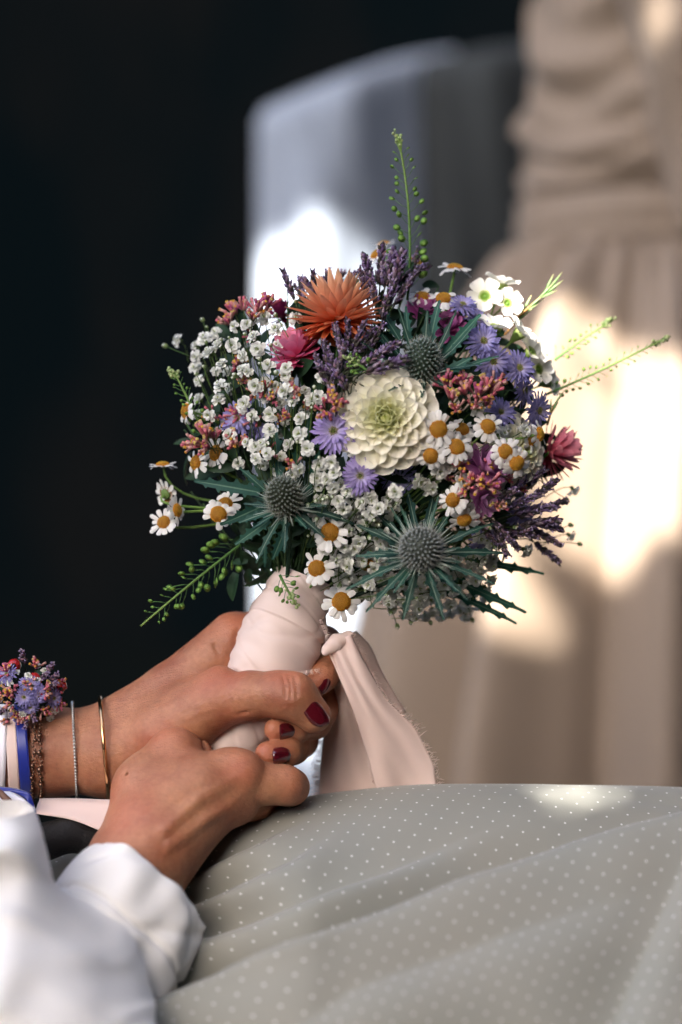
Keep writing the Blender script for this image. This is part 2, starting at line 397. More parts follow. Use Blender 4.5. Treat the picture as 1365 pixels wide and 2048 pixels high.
def wrapfold(fn): return lambda t, a: fn(t, a if a < math.pi * 1.25 else a) if False else fn(t, a)
rows = interp_rows([(1300, 492, QD, 262, 170), (1300, 530, QD, 300, 205), (1295, 620, QD, 350, 250), (1290, 760, QD, 400, 290), (1285, 960, QD, 450, 320), (1280, 1200, QD, 505, 345), (1275, 1500, QD, 560, 370), (1275, 1900, QD, 600, 390)], 90)
def sk(t, a):
    aa = a if a <= math.pi else a - 2 * math.pi      # -pi..pi, 0 faces the camera
    g = min(1, t * 1.6 + 0.12)
    k = 1 + 0.11 * g * math.sin(9 * aa + 1.5 * math.sin(2 * aa) + 0.8 + 0.9 * t) + 0.035 * g * math.sin(19 * aa + 2.2 * t + math.sin(4 * aa)) + (1 - g) * 0.12 * math.sin(30 * aa + 3 * math.sin(5 * aa)) * float(smoothstep(0, .04, t))
    s1 = float(smoothstep(0.06, 0.35, t))
    k += s1 * (0.10 * math.exp(-((aa + 0.50 + 0.05 * t) / 0.10) ** 2) - 0.10 * math.exp(-((aa + 0.24) / 0.07) ** 2) + 0.09 * math.exp(-((aa - 0.02) / 0.14) ** 2) - 0.06 * math.exp(-((aa + 0.86) / 0.09) ** 2) + 0.06 * math.exp(-((aa + 1.1) / 0.12) ** 2))
    return k
V = loft(rows, 260, sk); skirt_o = link('skirt', grid_mesh('skirt', V, M['beige'], closed_u=True), parent=guest)
rows = interp_rows([(1330, -260, QD, 300, 210), (1330, -40, QD, 268, 190), (1322, 120, QD, 262, 180), (1312, 260, QD, 258, 172), (1302, 350, QD, 255, 168), (1300, 415, QD, 252, 165)], 60)
def bod(t, a):
    aa = a if a <= math.pi else a - 2 * math.pi
    k = 1 + 0.045 * math.sin(26 * t - 3.0 * aa) + 0.035 * math.sin(13 * t + 4 * aa) + 0.032 * math.sin(44 * t + 6 * math.sin(2 * aa))
    k -= 0.16 * math.exp(-((t - 0.93 + 0.1 * math.sin(aa)) / 0.035) ** 2)
    return k
bod_o = link('bodice', grid_mesh('bodice', loft(rows, 140, bod), M['beige'], closed_u=True), parent=guest)
rows = interp_rows([(1300, 398, QD, 244, 160), (1300, 405, QD, 262, 176), (1300, 440, QD, 266, 180), (1300, 480, QD, 267, 180), (1300, 500, QD, 262, 176), (1300, 506, QD, 246, 162)], 36)
link('waistband', grid_mesh('waistband', loft(rows, 120, lambda t, a: 1 + 0.012 * math.sin(22 * t + 2 * a) + 0.006 * math.sin(30 * a)), M['beige'], closed_u=True), parent=guest)
def arm_loft():
    n, m = 40, 36; V = np.zeros((n, m, 3))
    for i in range(n):
        t = i / (n - 1); c = P(1330 + 90 * t + 40 * t * t, -220 + 690 * t, QD - 330 + 40 * t); r = (118 - 25 * t) * K * (D0 + QD * S)
        for j in range(m):
            a = 2 * math.pi * j / m; k = 1 + 0.05 * math.sin(16 * t + 3 * a) + 0.04 * math.sin(9 * t - 2 * a)
            V[i, j] = c + RT * (math.cos(a) * r * k) + FW * (math.sin(a) * r * k)
    return V
arm_o = link('sleeve', grid_mesh('sleeve', arm_loft(), M['beige'], closed_u=True), parent=guest)

# ---- pale draped cloth behind, in the middle
QC = 1.15 / S
def cloth_volume():
    n, m = 110, 160; V = np.zeros((n, m, 3)); uv = None
    for i in range(n):
        v = i / (n - 1)
        for j in range(m):
            u = j / (m - 1)
            x = 518 + 390 * u
            top = 225 - 170 * (1 - math.exp(-u * 1.28)) + 4 * math.sin(u * 6)
            if u < 0.05: top += 18 * (1 - u / 0.05) ** 2
            yb = 1900
            y = top + (yb - top) * v
            # rounded front: edges fall back
            edge = min(1, u / 0.08); q = QC + 110 * (1 - math.sqrt(max(0, 1 - (1 - edge) ** 2)))
            tt = min(1, v / 0.03); q += 90 * (1 - math.sqrt(max(0, 1 - (1 - tt) ** 2)))
            q += 26 * math.sin(u * 11 + v * 9) * min(1, v * 4 + .2) + 12 * math.sin(u * 21 - v * 14 + 1) + 1500 * max(0, u - 0.35) ** 1.8
            V[i, j] = P(x, y, q)
    return V
Vc = cloth_volume()
cl = grid_mesh('draped_cloth', Vc, M['pale_blue'])
cloth_o = link('draped_cloth', cl, label='blurred pale blue draped cloth behind the bouquet, sunlit at lower left', cat='cloth')
md = cloth_o.modifiers.new('thick', 'SOLIDIFY'); md.thickness = 0.004; md.offset = 0

def dark_sheet():  # separate near-black sheet added to darken the right of the pale cloth
    n, m = 90, 90; V = np.zeros((n, m, 3))
    for i in range(n):
        v = i / (n - 1)
        for j in range(m):
            u = j / (m - 1); x = 775 + 420 * u; top = 142 - 70 * (1 - math.exp(-u * 2.0)) + 3 * math.sin(u * 8); y = top + (1900 - top) * v
            tt = min(1, v / 0.03); q = QC + 330 + 90 * (1 - math.sqrt(max(0, 1 - (1 - tt) ** 2))) + 30 * math.sin(u * 9 + v * 6) + 14 * math.sin(u * 22 - v * 9) + 200 * u * u
            V[i, j] = P(x, y, q)
    o = link('dark_sheet', grid_mesh('dark_sheet', V, M['dark_grey']), label='blurred dark grey sheet between the pale cloth and the beige dress', cat='cloth')
    md = o.modifiers.new('thick', 'SOLIDIFY'); md.thickness = 0.004; md.offset = 0
dark_sheet()

# ================================================================== SEATED PERSON
person = link('person', None, Matrix.Translation(P(450, 2000, 0)), label='seated person in dotted sage dress and white sleeve holding the bouquet with both hands', cat='person')

# ---- lap: dotted skirt
def seg_dist(X, Y, pts):
    """signed distance to a polyline, positive below it (larger py); and the position along it 0..1"""
    best = np.full(X.shape, 1e9); sg = np.ones(X.shape); al = np.zeros(X.shape); tot = sum(math.dist(a, b) for a, b in zip(pts[:-1], pts[1:])); run = 0
    for a, b in zip(pts[:-1], pts[1:]):
        bx, by = b[0] - a[0], b[1] - a[1]; l2 = bx * bx + by * by; t = np.clip(((X - a[0]) * bx + (Y - a[1]) * by) / l2, 0, 1)
        dx, dy = X - a[0] - t * bx, Y - a[1] - t * by; d = np.hypot(dx, dy); s = np.sign(bx * dy - by * dx); u = d < best
        best = np.where(u, d, best); sg = np.where(u, s, sg); al = np.where(u, (run + t * math.sqrt(l2)) / tot, al); run += math.sqrt(l2)
    return best * sg, al
def lap():
    n, m = 300, 380
    us = np.linspace(-260, 1760, m); vs = np.linspace(0, 1, n)
    # profile in (q,py): from behind, over the top, down towards the camera
    prof = np.array([(330, 2000), (300, 1800), (235, 1680), (150, 1605), (60, 1570), (-20, 1569), (-100, 1592), (-200, 1650), (-330, 1755), (-470, 1890), (-600, 2050), (-720, 2260)], float)
    tt = np.linspace(0, 1, len(prof)); Q = np.interp(vs, tt, prof[:, 0]); Y = np.interp(vs, tt, prof[:, 1])
    ker = np.hanning(31); ker /= ker.sum()
    Q = np.convolve(np.pad(Q, 15, mode='reflect', reflect_type='odd'), ker, 'valid'); Y = np.convolve(np.pad(Y, 15, mode='reflect', reflect_type='odd'), ker, 'valid')
    X2, Q2 = np.meshgrid(us, Q); _, Y2 = np.meshgrid(us, Y)
    sag = 0.00016 * np.clip(1080 - X2, 0, None) ** 2 * 1.0 * smoothstep(1100, 300, X2); Y2 = Y2 + np.clip(sag, 0, 130) * smoothstep(2200, 1600, Y2)
    Y2 = Y2 + 0.00009 * np.clip(X2 - 1150, 0, None) ** 2
    Q2 = Q2 + 210 * smoothstep(640, 300, X2) * smoothstep(1620, 1880, Y2) + 260 * smoothstep(330, 140, X2) * smoothstep(1720, 2000, Y2)
    disp = np.zeros_like(X2)
    front = smoothstep(40, -60, Q2)
    left = smoothstep(60, 200, X2)
    def crease(pts, A, B, wd, wu, edge, e0=0.0, e1=0.0):
        """a soft valley above the line and a rounded roll of cloth below it"""
        nonlocal disp
        d, al = seg_dist(X2, Y2, pts)
        roll = A * (np.clip(d, 0, None) / edge) * np.exp(1 - np.clip(d, 0, None) / edge) * (d > 0)
        roll = np.where(d > edge, A * np.exp(-((d - edge) / wd) ** 2), roll)
        val = -B * np.exp(-(d / np.where(d > 0, edge * .55, wu)) ** 2)
        env = (smoothstep(0, max(e0, 1e-4), al) if e0 else 1) * (smoothstep(1, 1 - max(e1, 1e-4), al) if e1 else 1)
        disp += (roll + val) * env * front * left
    crease([(200, 2050), (330, 2012), (480, 1962), (640, 1885), (900, 1778), (1130, 1702), (1365, 1640), (1560, 1590)], 84, 58, 150, 66, 52, 0, 0.1)
    crease([(240, 2000), (360, 1985), (507, 1950), (669, 1880), (800, 1820)], 24, 24, 30, 34, 26, 0, 0.5)
    crease([(260, 1930), (360, 1890), (500, 1835), (655, 1773), (949, 1656), (1050, 1622)], 36, 26, 46, 46, 34, 0, 0.6)
    crease([(260, 1870), (360, 1815), (470, 1768), (581, 1719), (699, 1642)], 32, 24, 36, 36, 30, 0, 0.6)
    crease([(300, 1790), (400, 1735), (520, 1680), (640, 1622)], 20, 16, 30, 30, 24, 0, 0.6)
    crease([(420, 2200), (700, 2015), (1000, 1905), (1365, 1790)], 22, 12, 110, 90, 80, 0.2, 0.4)
    crease([(1180, 2150), (1270, 1950), (1365, 1760), (1420, 1680)], 26, 14, 90, 80, 70, 0.2, 0.3)
    for k in range(26):
        a = ru(0, 6.28); disp += front * left * 2.0 * np.sin((X2 * math.cos(a) * 0.6 + Y2 * math.sin(a)) / ru(24, 90) + ru(0, 6.28)) * 0.5
    # knob-like tuck near the cuff
    disp += 26 * np.exp(-((X2 - 375) / 34) ** 2 - ((Y2 - 1895) / 22) ** 2)
    # displace towards camera/up
    d = D0 + Q2 * S
    Vw = np.stack([(X2 - 682.5) * K * d, Q2 * S, (1024 - Y2) * K * d], -1)
    gu = np.gradient(Vw, axis=1); gv = np.gradient(Vw, axis=0); nn = np.cross(gv, gu); nn /= np.linalg.norm(nn, axis=-1, keepdims=True)
    if nn[n // 2, m // 2, 1] > 0: nn = -nn
    Vd = Vw + nn * disp[..., None] * S
    arc = np.concatenate([[0], np.cumsum(np.hypot(np.diff(Q), np.diff(Y)))]) * S
    UV = np.stack([X2 * S, np.repeat(arc[:, None], m, 1)], -1)
    return F2W(Vd.reshape(-1, 3)).reshape(n, m, 3), UV
Vl, UVl = lap()
lap_o = link('dress_skirt', grid_mesh('dress_skirt', Vl, M['dotted'], uv=UVl), parent=person, label='sage grey skirt printed with small white dots over the lap')

# ---- left arm and hand gripping the stems
def left_arm():
    h = 2.6 * S
    f = Field([(-270 - 682.5) * S, -190 * S, (1024 - 1660) * S * 1.02], [(720 - 682.5) * S, 260 * S, (1024 - 1190) * S], h)
    f.add([(-420, 1512, 60, 108), (100, 1505, 40, 90), (215, 1500, 26, 84)], 20)
    f.add([(215, 1488, 26, 82), (350, 1395, 40, 70), (470, 1284, 52, 60)], 18)
    f.add([(230, 1510, 40, 78), (360, 1440, 80, 74), (440, 1370, 110, 58)], 26)
    f.add([(220, 1520, 10, 74), (330, 1470, -38, 70), (440, 1400, -68, 54)], 26)
    f.add([(300, 1425, -22, 20), (440, 1358, -62, 24)], 30)
    f.add([(440, 1400, -68, 53), (500, 1391, -92, 45), (560, 1388, -110, 43), (588, 1392, -114, 45), (628, 1430, -106, 35)], 14)
    f.add([(470, 1284, 52, 58), (560, 1262, 130, 44), (648, 1290, 118, 38), (672, 1328, 48, 33), (645, 1354, -6, 30), (632, 1368, -22, 26)], 6, 10)
    f.add([(440, 1360, 110, 52), (560, 1370, 150, 42), (655, 1400, 100, 37), (632, 1446, 0, 30), (592, 1460, -70, 25), (551, 1459, -100, 22)], 3, 8)
    f.add([(430, 1420, 110, 50), (540, 1450, 140, 40), (600, 1480, 80, 37), (585, 1496, -40, 33), (572, 1504, -92, 29), (535, 1508, -122, 25)], 3, 8)
    f.cut([(476, 1262, -4), (472, 1300, -10), (466, 1345, -22)], 5, 10)
    f.cut([(430, 1290, -6), (446, 1318, -24), (470, 1338, -34)], 2.5, 8)
    for i in range(6):
        x0 = 410 + 11 * i; f.cut([(x0 - 14, 1478 - 7 * i, -108 - 1 * i), (x0 + 8, 1458 - 5 * i, -119 - i), (x0 + 34, 1446 - 5 * i, -122 - 1 * i)], 1.4, 6)
    for i, x in enumerate((566, 577, 588)): f.cut([(x, 1348, -137), (x + 5, 1371, -157), (x + 6, 1394, -162)], 1.2, 7)
    for i in range(4): f.cut([(270 + 17 * i, 1470 + 5 * i, -66 - 3 * i), (300 + 17 * i, 1440, -62 - 3 * i), (330 + 17 * i, 1425 - 3 * i, -52)], 1.2, 9)
    X, Y, Z = f.G
    F = f.F + 0.9 * S * (np.sin(X / (31 * S) + np.sin(Z / (27 * S))) * np.sin(Z / (37 * S) + 1.3) + 0.6 * np.sin(Y / (22 * S) + X / (45 * S)))
    return sdf_mesh('left_arm', F, f.lo, h, M['skin'], 1, [(551, 1459, -115, 34), (535, 1508, -135, 34), (632, 1372, -30, 40), (575, 1352, -120, 40), (470, 1232, 20, 50), (440, 1350, -90, 60), (330, 1500, -90, 60), (470, 1440, -105, 40)])
larm = link('arm', left_arm(), parent=person, label='bare forearm with bracelets and hand gripping the pink stem wrap')

def right_arm():
    h = 2.6 * S
    f = Field([(20 - 682.5) * S * 0.95, -480 * S, (1024 - 2060) * S], [(660 - 682.5) * S, 10 * S, (1024 - 1425) * S], h)
    f.add([(120, 2060, -400, 118), (278, 1730, -215, 97), (320, 1670, -200, 93)], 20)
    f.add([(320, 1670, -200, 90), (395, 1590, -168, 80)], 26)
    f.add([(290, 1640, -180, 72), (298, 1580, -150, 70), (349, 1510, -120, 50), (378, 1514, -95, 42), (440, 1560, -40, 36)], 26, 18)
    f.add([(360, 1600, -170, 70), (470, 1545, -156, 46)], 26, 18)
    f.add([(370, 1640, -190, 66), (452, 1606, -160, 50)], 26, 18)
    f.add([(455, 1545, -158, 48), (482, 1551, -160, 47), (492, 1562, -152, 44)], 14, 12)
    f.add([(450, 1600, -172, 48), (474, 1606, -156, 44)], 12, 12)
    f.add([(480, 1560, -142, 43), (528, 1568, -142, 39), (570, 1570, -134, 36), (584, 1574, -104, 33), (578, 1588, -40, 29)], 9, 14)
    f.add([(470, 1612, -130, 38), (510, 1606, -96, 33), (530, 1606, -40, 30)], 5, 12)
    for i in range(8): f.cut([(256 + 13 * i, 1550 - 10 * i, -196 + 9 * i), (296 + 13 * i, 1530 - 8 * i, -192 + 10 * i), (330 + 10 * i, 1522 - 6 * i, -178 + 10 * i)], 1.4, 7)
    f.cut([(402, 1486, -98), (418, 1503, -128), (440, 1516, -160)], 4, 14)
    for pts in ([(330, 1660, -292), (395, 1600, -250), (462, 1562, -205)], [(340, 1690, -290), (410, 1640, -254), (458, 1612, -214)]):
        f.add([(*p, 4) for p in pts], 20, 4)
    X, Y, Z = f.G
    F = f.F + 1.0 * S * (np.sin(X / (33 * S) + np.sin(Z / (25 * S))) * np.sin(Z / (35 * S) + 0.3) + 0.6 * np.sin(Y / (26 * S) + X / (41 * S)))
    return sdf_mesh('right_arm', F, f.lo, h, M['skin'], 1, [(345, 1470, -130, 50), (480, 1545, -200, 40), (590, 1570, -140, 40), (270, 1650, -240, 70), (230, 1600, -180, 50)])
rarm = link('arm', right_arm(), parent=person, label='hand in front, coming out of the white cuff and resting on the lap')

# ---- nails
def nail(px, py, q, axis, normal, L, W_, parent):
    a = DV(*axis).normalized(); nrm = DV(*normal).normalized(); nrm = (nrm - a * nrm.dot(a)).normalized(); b = a.cross(nrm)
    n, m = 12, 11; mb = MB(); v = []; f = []
    for i in range(n):
        t = -1 + 2 * i / (n - 1)
        for j in range(m):
            s = -1 + 2 * j / (m - 1)
            wd = (max(0.0, 1 - abs(t) ** 2.6)) ** (1 / 2.2)
            x = s * wd * W_ / 2; zz = -0.38 * W_ * (s * wd) ** 2 * 0.9 - 0.06 * L * t * t
            e = 1 - max(abs(s), abs(t)) ** 8; zz += 1.6 * e
            v.append(b * (x * S) + a * (t * L / 2 * S) + nrm * (zz * S))
    for i in range(n - 1):
        for j in range(m - 1): f.append((i * m + j, i * m + j + 1, (i + 1) * m + j + 1, (i + 1) * m + j))
    mb.add(v, f, (0.2, 0.01, 0.02)); me = mb.mesh('fingernail', M['nail'])
    o = link('fingernail', me, Matrix.Translation(P(px, py, q)), parent, label='dark red painted fingernail')
    md = o.modifiers.new('thick', 'SOLIDIFY'); md.thickness = 0.0006; md.offset = 0
nail(640, 1419, -141, (0.60, 0.12, -0.78), (0.62, -0.66, 0.42), 66, 50, larm)
nail(577, 1463, -112, (-0.72, -0.65, 0.0), (0.60, -0.79, 0.02), 40, 36, larm)
nail(566, 1514, -138, (-0.75, -0.62, -0.12), (0.52, -0.84, -0.04), 44, 38, larm)
nail(657, 1368, -34, (-0.45, -0.40, -0.8), (0.80, -0.58, -0.12), 46, 34, larm)

# ---- white sleeve and cuff of the near arm
def sleeve():
    h = 5.5 * S
    h = 4.2 * S
    lo, G = make_grid([(-330 - 682.5) * S, -900 * S, (1024 - 2330) * S * 0.95], [(420 - 682.5) * S, -120 * S, (1024 - 1560) * S], h)
    G = [g.astype(np.float32) for g in G]
    F = chain(G, [(205, 1870, -310, 112), (118, 1985, -480, 132), (30, 2120, -620, 190)], 40)
    F = smin(F, chain(G, [(-150, 1740, -430, 200), (-60, 1960, -540, 195), (60, 2140, -640, 195)], 40), 90 * S)
    F = smin(F, chain(G, [(205, 1995, -470, 84), (222, 2130, -640, 92)], 40), 60 * S)
    X, Y, Z = G
    x = X / S + 682.5; z = 1024 - Z / S; y = Y / S
    w1 = x + 30 * np.sin(z / 95) + 24 * np.sin(y / 70); w2 = z + 34 * np.sin(x / 88 + 1) + 20 * np.sin(y / 64)
    rid = lambda ph, p: (0.5 + 0.5 * np.sin(ph)) ** p
    F = F - S * (0.25 + 0.75 * smoothstep(60, 230, np.hypot(x - 262, z - 1800))) * (27 * rid((w1 * 0.55 + w2 * 0.8) / 34, 4) + 20 * rid((w1 * 0.95 - w2 * 0.35) / 41 + 1.1, 4) + 11 * rid((w1 * 0.3 + w2) / 19 + 2 * np.sin(x / 60), 5)) + 7 * S
    return sdf_mesh('white_sleeve', F, lo, h, M['white_cotton'], 3)
link('white_sleeve', sleeve(), parent=person)
def cuff():
    # band of cloth turned back round the wrist; local frame along the arm
    a = (P(300, 1725, -215) - P(200, 1880, -300)).normalized(); c0 = P(256, 1826, -278)
    e1 = a.orthogonal(); e1 = (UP - a * UP.dot(a)).normalized(); e2 = a.cross(e1)
    n, m = 34, 120; V = np.zeros((n, m, 3))
    for i in range(n):
        t = i / (n - 1)
        for j in range(m):
            th = 2 * math.pi * j / m
            r = 134 + 10 * math.sin(3.14 * t) - 9 * math.exp(-((t - .36) / .03) ** 2) + 5 * math.sin(3 * th + 1) + 3.5 * math.sin(7 * th + 4 * t) + 2 * math.sin(13 * th - 3 * t) - 7 * max(0, math.sin(2.5 * th + 5 * t + 1.3 * math.sin(3 * th))) ** 8 - 5 * max(0, math.sin(3.5 * th - 7 * t)) ** 10 - 18 * max(0, t - 0.85) * (1 + math.sin(5 * th)) + 12 * (1 - t)
            ln = (-120 + 182 * t + 9 * math.sin(2 * th + 0.6) + 4 * math.sin(5 * th)) * S
            V[i, j] = c0 + a * ln + (e1 * math.cos(th) + e2 * math.sin(th)) * (r * S)
    o = link('cuff', grid_mesh('cuff', V, M['white_cotton'], closed_u=True), parent=person)
    md = o.modifiers.new('thick', 'SOLIDIFY'); md.thickness = 0.0022; md.offset = -1
    ms = o.modifiers.new('sub', 'SUBSURF'); ms.levels = 1; ms.render_levels = 1
cuff()

# ================================================================== BRACELETS, CORSAGE
def ring_pts(cx, cy, q, ry, rq, lean, n=72):
    return [P(cx + lean * math.sin(a), cy - math.sin(a) * ry, q - math.cos(a) * rq) for a in [2 * math.pi * i / n for i in range(n)]]
def ring_tube(pts, r, mb, n=8):
    pts = [Vector(p) for p in pts]; tube(mb, pts + [pts[0], ], r, (1, 1, 1), n, cap=False)
o0 = P(207, 1498, 26)
def ring_obj(name, mb, mat, org, label, cat):
    mb.v = [tuple(Vector(v) - org) for v in mb.v]
    return link(name, mb.mesh(name, mat), Matrix.Translation(org), label=label, cat=cat)
mb = MB(); ring_tube(ring_pts(209, 1499, 26, 104, 113, -9), 4.2 * S, mb, 10)
ring_obj('gold_bangle', mb, M['gold'], P(209, 1500, 26), 'thin polished gold bangle on the wrist nearest the hand', 'bangle')
mb = MB()
pts = ring_pts(150, 1502, 32, 97, 94, -5, 90)
for p in pts: blob(mb, p, 3.6 * S, (1, 1, 1), 6, 4)
ring_obj('beaded_bracelet', mb, M['silver'], P(150, 1502, 32), 'thin silver grey beaded bracelet between the gold bangle and the chains', 'bracelet')
def chain_bracelet(cx, lean, br, label, n, seed):
    mb = MB(); r_ = random.Random(seed)
    for i, p in enumerate(ring_pts(cx, 1506, 38, 104, 101, lean, n)):
        p = p + Vector((r_.uniform(-1, 1), 0, 0)) * 2.5 * S
        blob(mb, p, br * S * (1.35 if i % 4 == 0 else 0.8), (1, 1, 1), 6, 4)
    ring_obj('chain_bracelet', mb, M['dark_chain'], P(cx, 1506, 38), label, 'bracelet')
chain_bracelet(81, -3, 4.6, 'dark bronze chain bracelet with larger beads, right of the two chains', 76, 1)
chain_bracelet(68, 4, 3.6, 'fine dark chain bracelet beside the blue ribbon, left of the two chains', 100, 2)

# ---- corsage
cors = link('wrist_corsage', None, Matrix.Translation(P(50, 1440, -40)), label='small wrist corsage of red rose hips, purple and white flowers with ribbons', cat='corsage')
def strip(name, L, Rr, mat, parent, thick=0.0004, sub=10, wob=0.0, label=None, crossn=6):
    """ribbon: ruled strip between two polylines of (px,py,q)"""
    def res(pts, n):
        A = np.array([P(*p) for p in pts]); t = np.linspace(0, 1, len(A)); tt = np.linspace(0, 1, n)
        o = np.stack([np.interp(tt, t, A[:, k]) for k in range(3)], 1)
        ker = np.array([1, 2, 3, 4, 3, 2, 1]) / 16
        for k in range(3): o[:, k] = np.convolve(np.pad(o[:, k], 3, mode='reflect', reflect_type='odd'), ker, 'valid')
        return o
    n = sub * (len(L) - 1) + 1; A = res(L, n); B = res(Rr, n); m = crossn
    V = np.zeros((n, m, 3)); fw = np.array(FW)
    for j in range(m):
        s = j / (m - 1); V[:, j] = A * (1 - s) + B * s
        if wob:
            tt_ = np.linspace(0, 1, n); V[:, j] += fw[None, :] * (wob * S * (0.6 * np.sin(7 * tt_ + 5 * s) + 0.75 * (1 - tt_) ** 2 * np.sin(12 * s + 2.5 * tt_) + 0.12 * np.sin(19 * s - 9 * tt_) - 0.9 * math.sin(math.pi * s)))[:, None]
    o = link(name, grid_mesh(name, V, mat), parent=parent, label=label)
    md = o.modifiers.new('thick', 'SOLIDIFY'); md.thickness = thick
    return o
def wrist_band(name, x0, x1, mat, top=1440, bot=1612, lean=0):
    arc = [math.radians(d) for d in range(-75, 100, 12)]
    def pt(x, a): return (x + lean * math.sin(a), 1508 - math.cos(a + 1.5708 - 1.5708) * 0 - 102 * math.sin(-a), 42 - 104 * math.cos(a))
    strip(name, [pt(x0, a) for a in arc], [pt(x1, a) for a in arc], mat, cors, sub=4)
wrist_band('ribbon', -24, 13, M['satin_white'], lean=-4)
wrist_band('ribbon', 14, 36, M['satin'], lean=6)
wrist_band('ribbon', 36, 58, M['satin_blue'], lean=8)
strip('ribbon', [(80, 1597, -40), (150, 1596, -60), (250, 1600, -70)], [(70, 1625, -110), (150, 1640, -120), (250, 1680, -130)], M['satin'], cors, sub=8, wob=5)
strip('ribbon', [(-20, 1580, -95), (20, 1582, -110), (55, 1600, -118), (62, 1640, -120)], [(-20, 1610, -110), (15, 1606, -122), (42, 1618, -128), (48, 1650, -130)], M['satin_white'], cors, wob=3)
strip('ribbon', [(-20, 1572, -92), (30, 1576, -100), (62, 1585, -112), (78, 1640, -112)], [(-20, 1582, -96), (25, 1584, -108), (55, 1598, -116), (64, 1642, -118)], M['satin_blue'], cors, wob=3)
for (x, y, r, dq) in ((48, 1391, 16, -30), (81, 1389, 15.5, -34), (68, 1361, 18, -22), (121, 1371, 15, -2), (29, 1331, 16, 8), (14, 1360, 12, -8)):
    mb = MB(); r *= .88; blob(mb, (0, 0, 0), r, (0.4, 0.02, 0.02), 16, 12, rz=r * 1.12)
    W_ = at(P(x, y, dq - 30), DV(ru(-.3, .3), -0.9, ru(-0.5, 0.1)))
    bo = link('rose_hip', mb.mesh('rose_hip', M['berry'], S), W_, cors)
    mb = MB(); blob(mb, (0, 0, r * 1.1), r * 0.36, (0.02, 0.015, 0.01), 8, 4, rz=r * 0.18)
    for k in range(5):
        a = k * 1.256; tube(mb, [(0, 0, r * 1.1), (math.cos(a) * r * .4, math.sin(a) * r * .4, r * 1.2)], [r * .1, r * .03], (0.03, 0.02, 0.012), 4)
    link('calyx', mb.mesh('calyx', M['solid'], S), W_, bo)
# corsage filler: sprays of little flowers (same kinds as in the bouquet); filled further below

# ---- dark object and brown edge between wrist and sleeve
def pouch():
    h = 4 * S
    lo, G = make_grid([(30 - 682.5) * S, -170 * S, (1024 - 1740) * S], [(260 - 682.5) * S, 0, (1024 - 1600) * S], h)
    F = chain(G, [(70, 1690, -90, 40), (140, 1668, -90, 34), (215, 1690, -80, 30)], 10)
    return sdf_mesh('dark_pouch', F, lo, h, M['dark_bag'], 2)
pouch_o = link('dark_pouch', None, Matrix.Translation(P(140, 1700, -90)), label='small dark speckled pouch with brown edge between wrist and white sleeve', cat='pouch')
link('pouch_body', pouch(), parent=pouch_o)
mb = MB(); tube(mb, bez(P(-20, 1570, -140), P(45, 1615, -150), P(85, 1705, -150), 10), 7 * S, (1, 1, 1), 8); link('edge_piping', mb.mesh('edge_piping', M['brown']), parent=pouch_o)
mb = MB(); tube(mb, bez(P(-20, 1588, -135), P(35, 1630, -145), P(72, 1712, -150), 10), 5 * S, (1, 1, 1), 8); link('edge_piping', mb.mesh('edge_piping', M['brown']), parent=pouch_o)

# ================================================================== BOUQUET
TIE = (585, 1215, 20)
bouquet = link('bouquet', None, Matrix.Translation(P(*TIE)), label='round meadow flower bouquet with white dahlia, thistles and daisies in pink wrap', cat='bouquet')
CX, CY, RX, RY = 738, 880, 415, 385
def dome_q(px, py):
    t = ((px - CX) / RX) ** 2 + ((py - CY) / RY) ** 2
    return 130 - 270 * math.sqrt(max(0, 1 - t))
def dome_n(px, py, f=0.35):
    dx, dz = (px - CX) / RX, (CY - py) / RY; t = dx * dx + dz * dz
    return DV(dx, -math.sqrt(max(0.02, 1 - min(t, 1))) - f, dz)
G_DK = (0.012, 0.034, 0.018); G_MD = (0.05, 0.12, 0.03); G_LT = (0.16, 0.28, 0.06); G_TEAL = (0.015, 0.065, 0.055)

def petal(mb, L, Wd, prof, el0, el1, cup, phi, r0=0, z0=0, n=5, m=4, cb=(1, 1, 1), ct=(1, 1, 1), ripple=0.0, twist=0.0):
    r, z = r0, z0; v = []; c = []; cp, sp = math.cos(phi), math.sin(phi); T = [1 - (1 - i / n) ** 1.6 for i in range(n + 1)]
    for i in range(n + 1):
        t = T[i]; el = el0 + (el1 - el0) * t
        wd = Wd * prof(t)
        for j in range(m + 1):
            s = -1 + 2 * j / m; lat = wd * s / 2; lift = cup * wd * s * s * 0.5 + ripple * math.sin(5 * s + 7 * t + phi * 3) * t + twist * s * wd * 0.5 * t
            rr = r - math.sin(el) * lift; zz = z + math.cos(el) * lift
            v.append((rr * cp - lat * sp, rr * sp + lat * cp, zz)); c.append(lerp3(cb, ct, t))
        if i < n:
            dt = T[i + 1] - t; e2 = el0 + (el1 - el0) * (t + dt / 2); r += math.cos(e2) * L * dt; z += math.sin(e2) * L * dt
    f = [(i * (m + 1) + j, i * (m + 1) + j + 1, (i + 1) * (m + 1) + j + 1, (i + 1) * (m + 1) + j) for i in range(n) for j in range(m)]
    mb.add(v, f, c)
P_ROUND = lambda t: 0.30 + 0.70 * math.sin(math.pi * min(1, 0.08 + 0.60 * t)) if t < 0.8 else (0.30 + 0.70 * math.sin(math.pi * (0.08 + 0.48))) * math.sqrt(max(0.004, 1 - ((t - 0.8) / 0.2) ** 2))
P_LANCE = lambda t: max(0.04, math.sin(math.pi * (0.18 + 0.80 * t)) ** 0.8) if t < 0.98 else 0.05
P_STRAP = lambda t: (0.55 + 0.45 * math.sin(math.pi * 0.5 * min(1, t * 1.6))) * (1 if t < 0.82 else math.sqrt(max(0.06, 1 - ((t - 0.82) / 0.18) ** 2)))

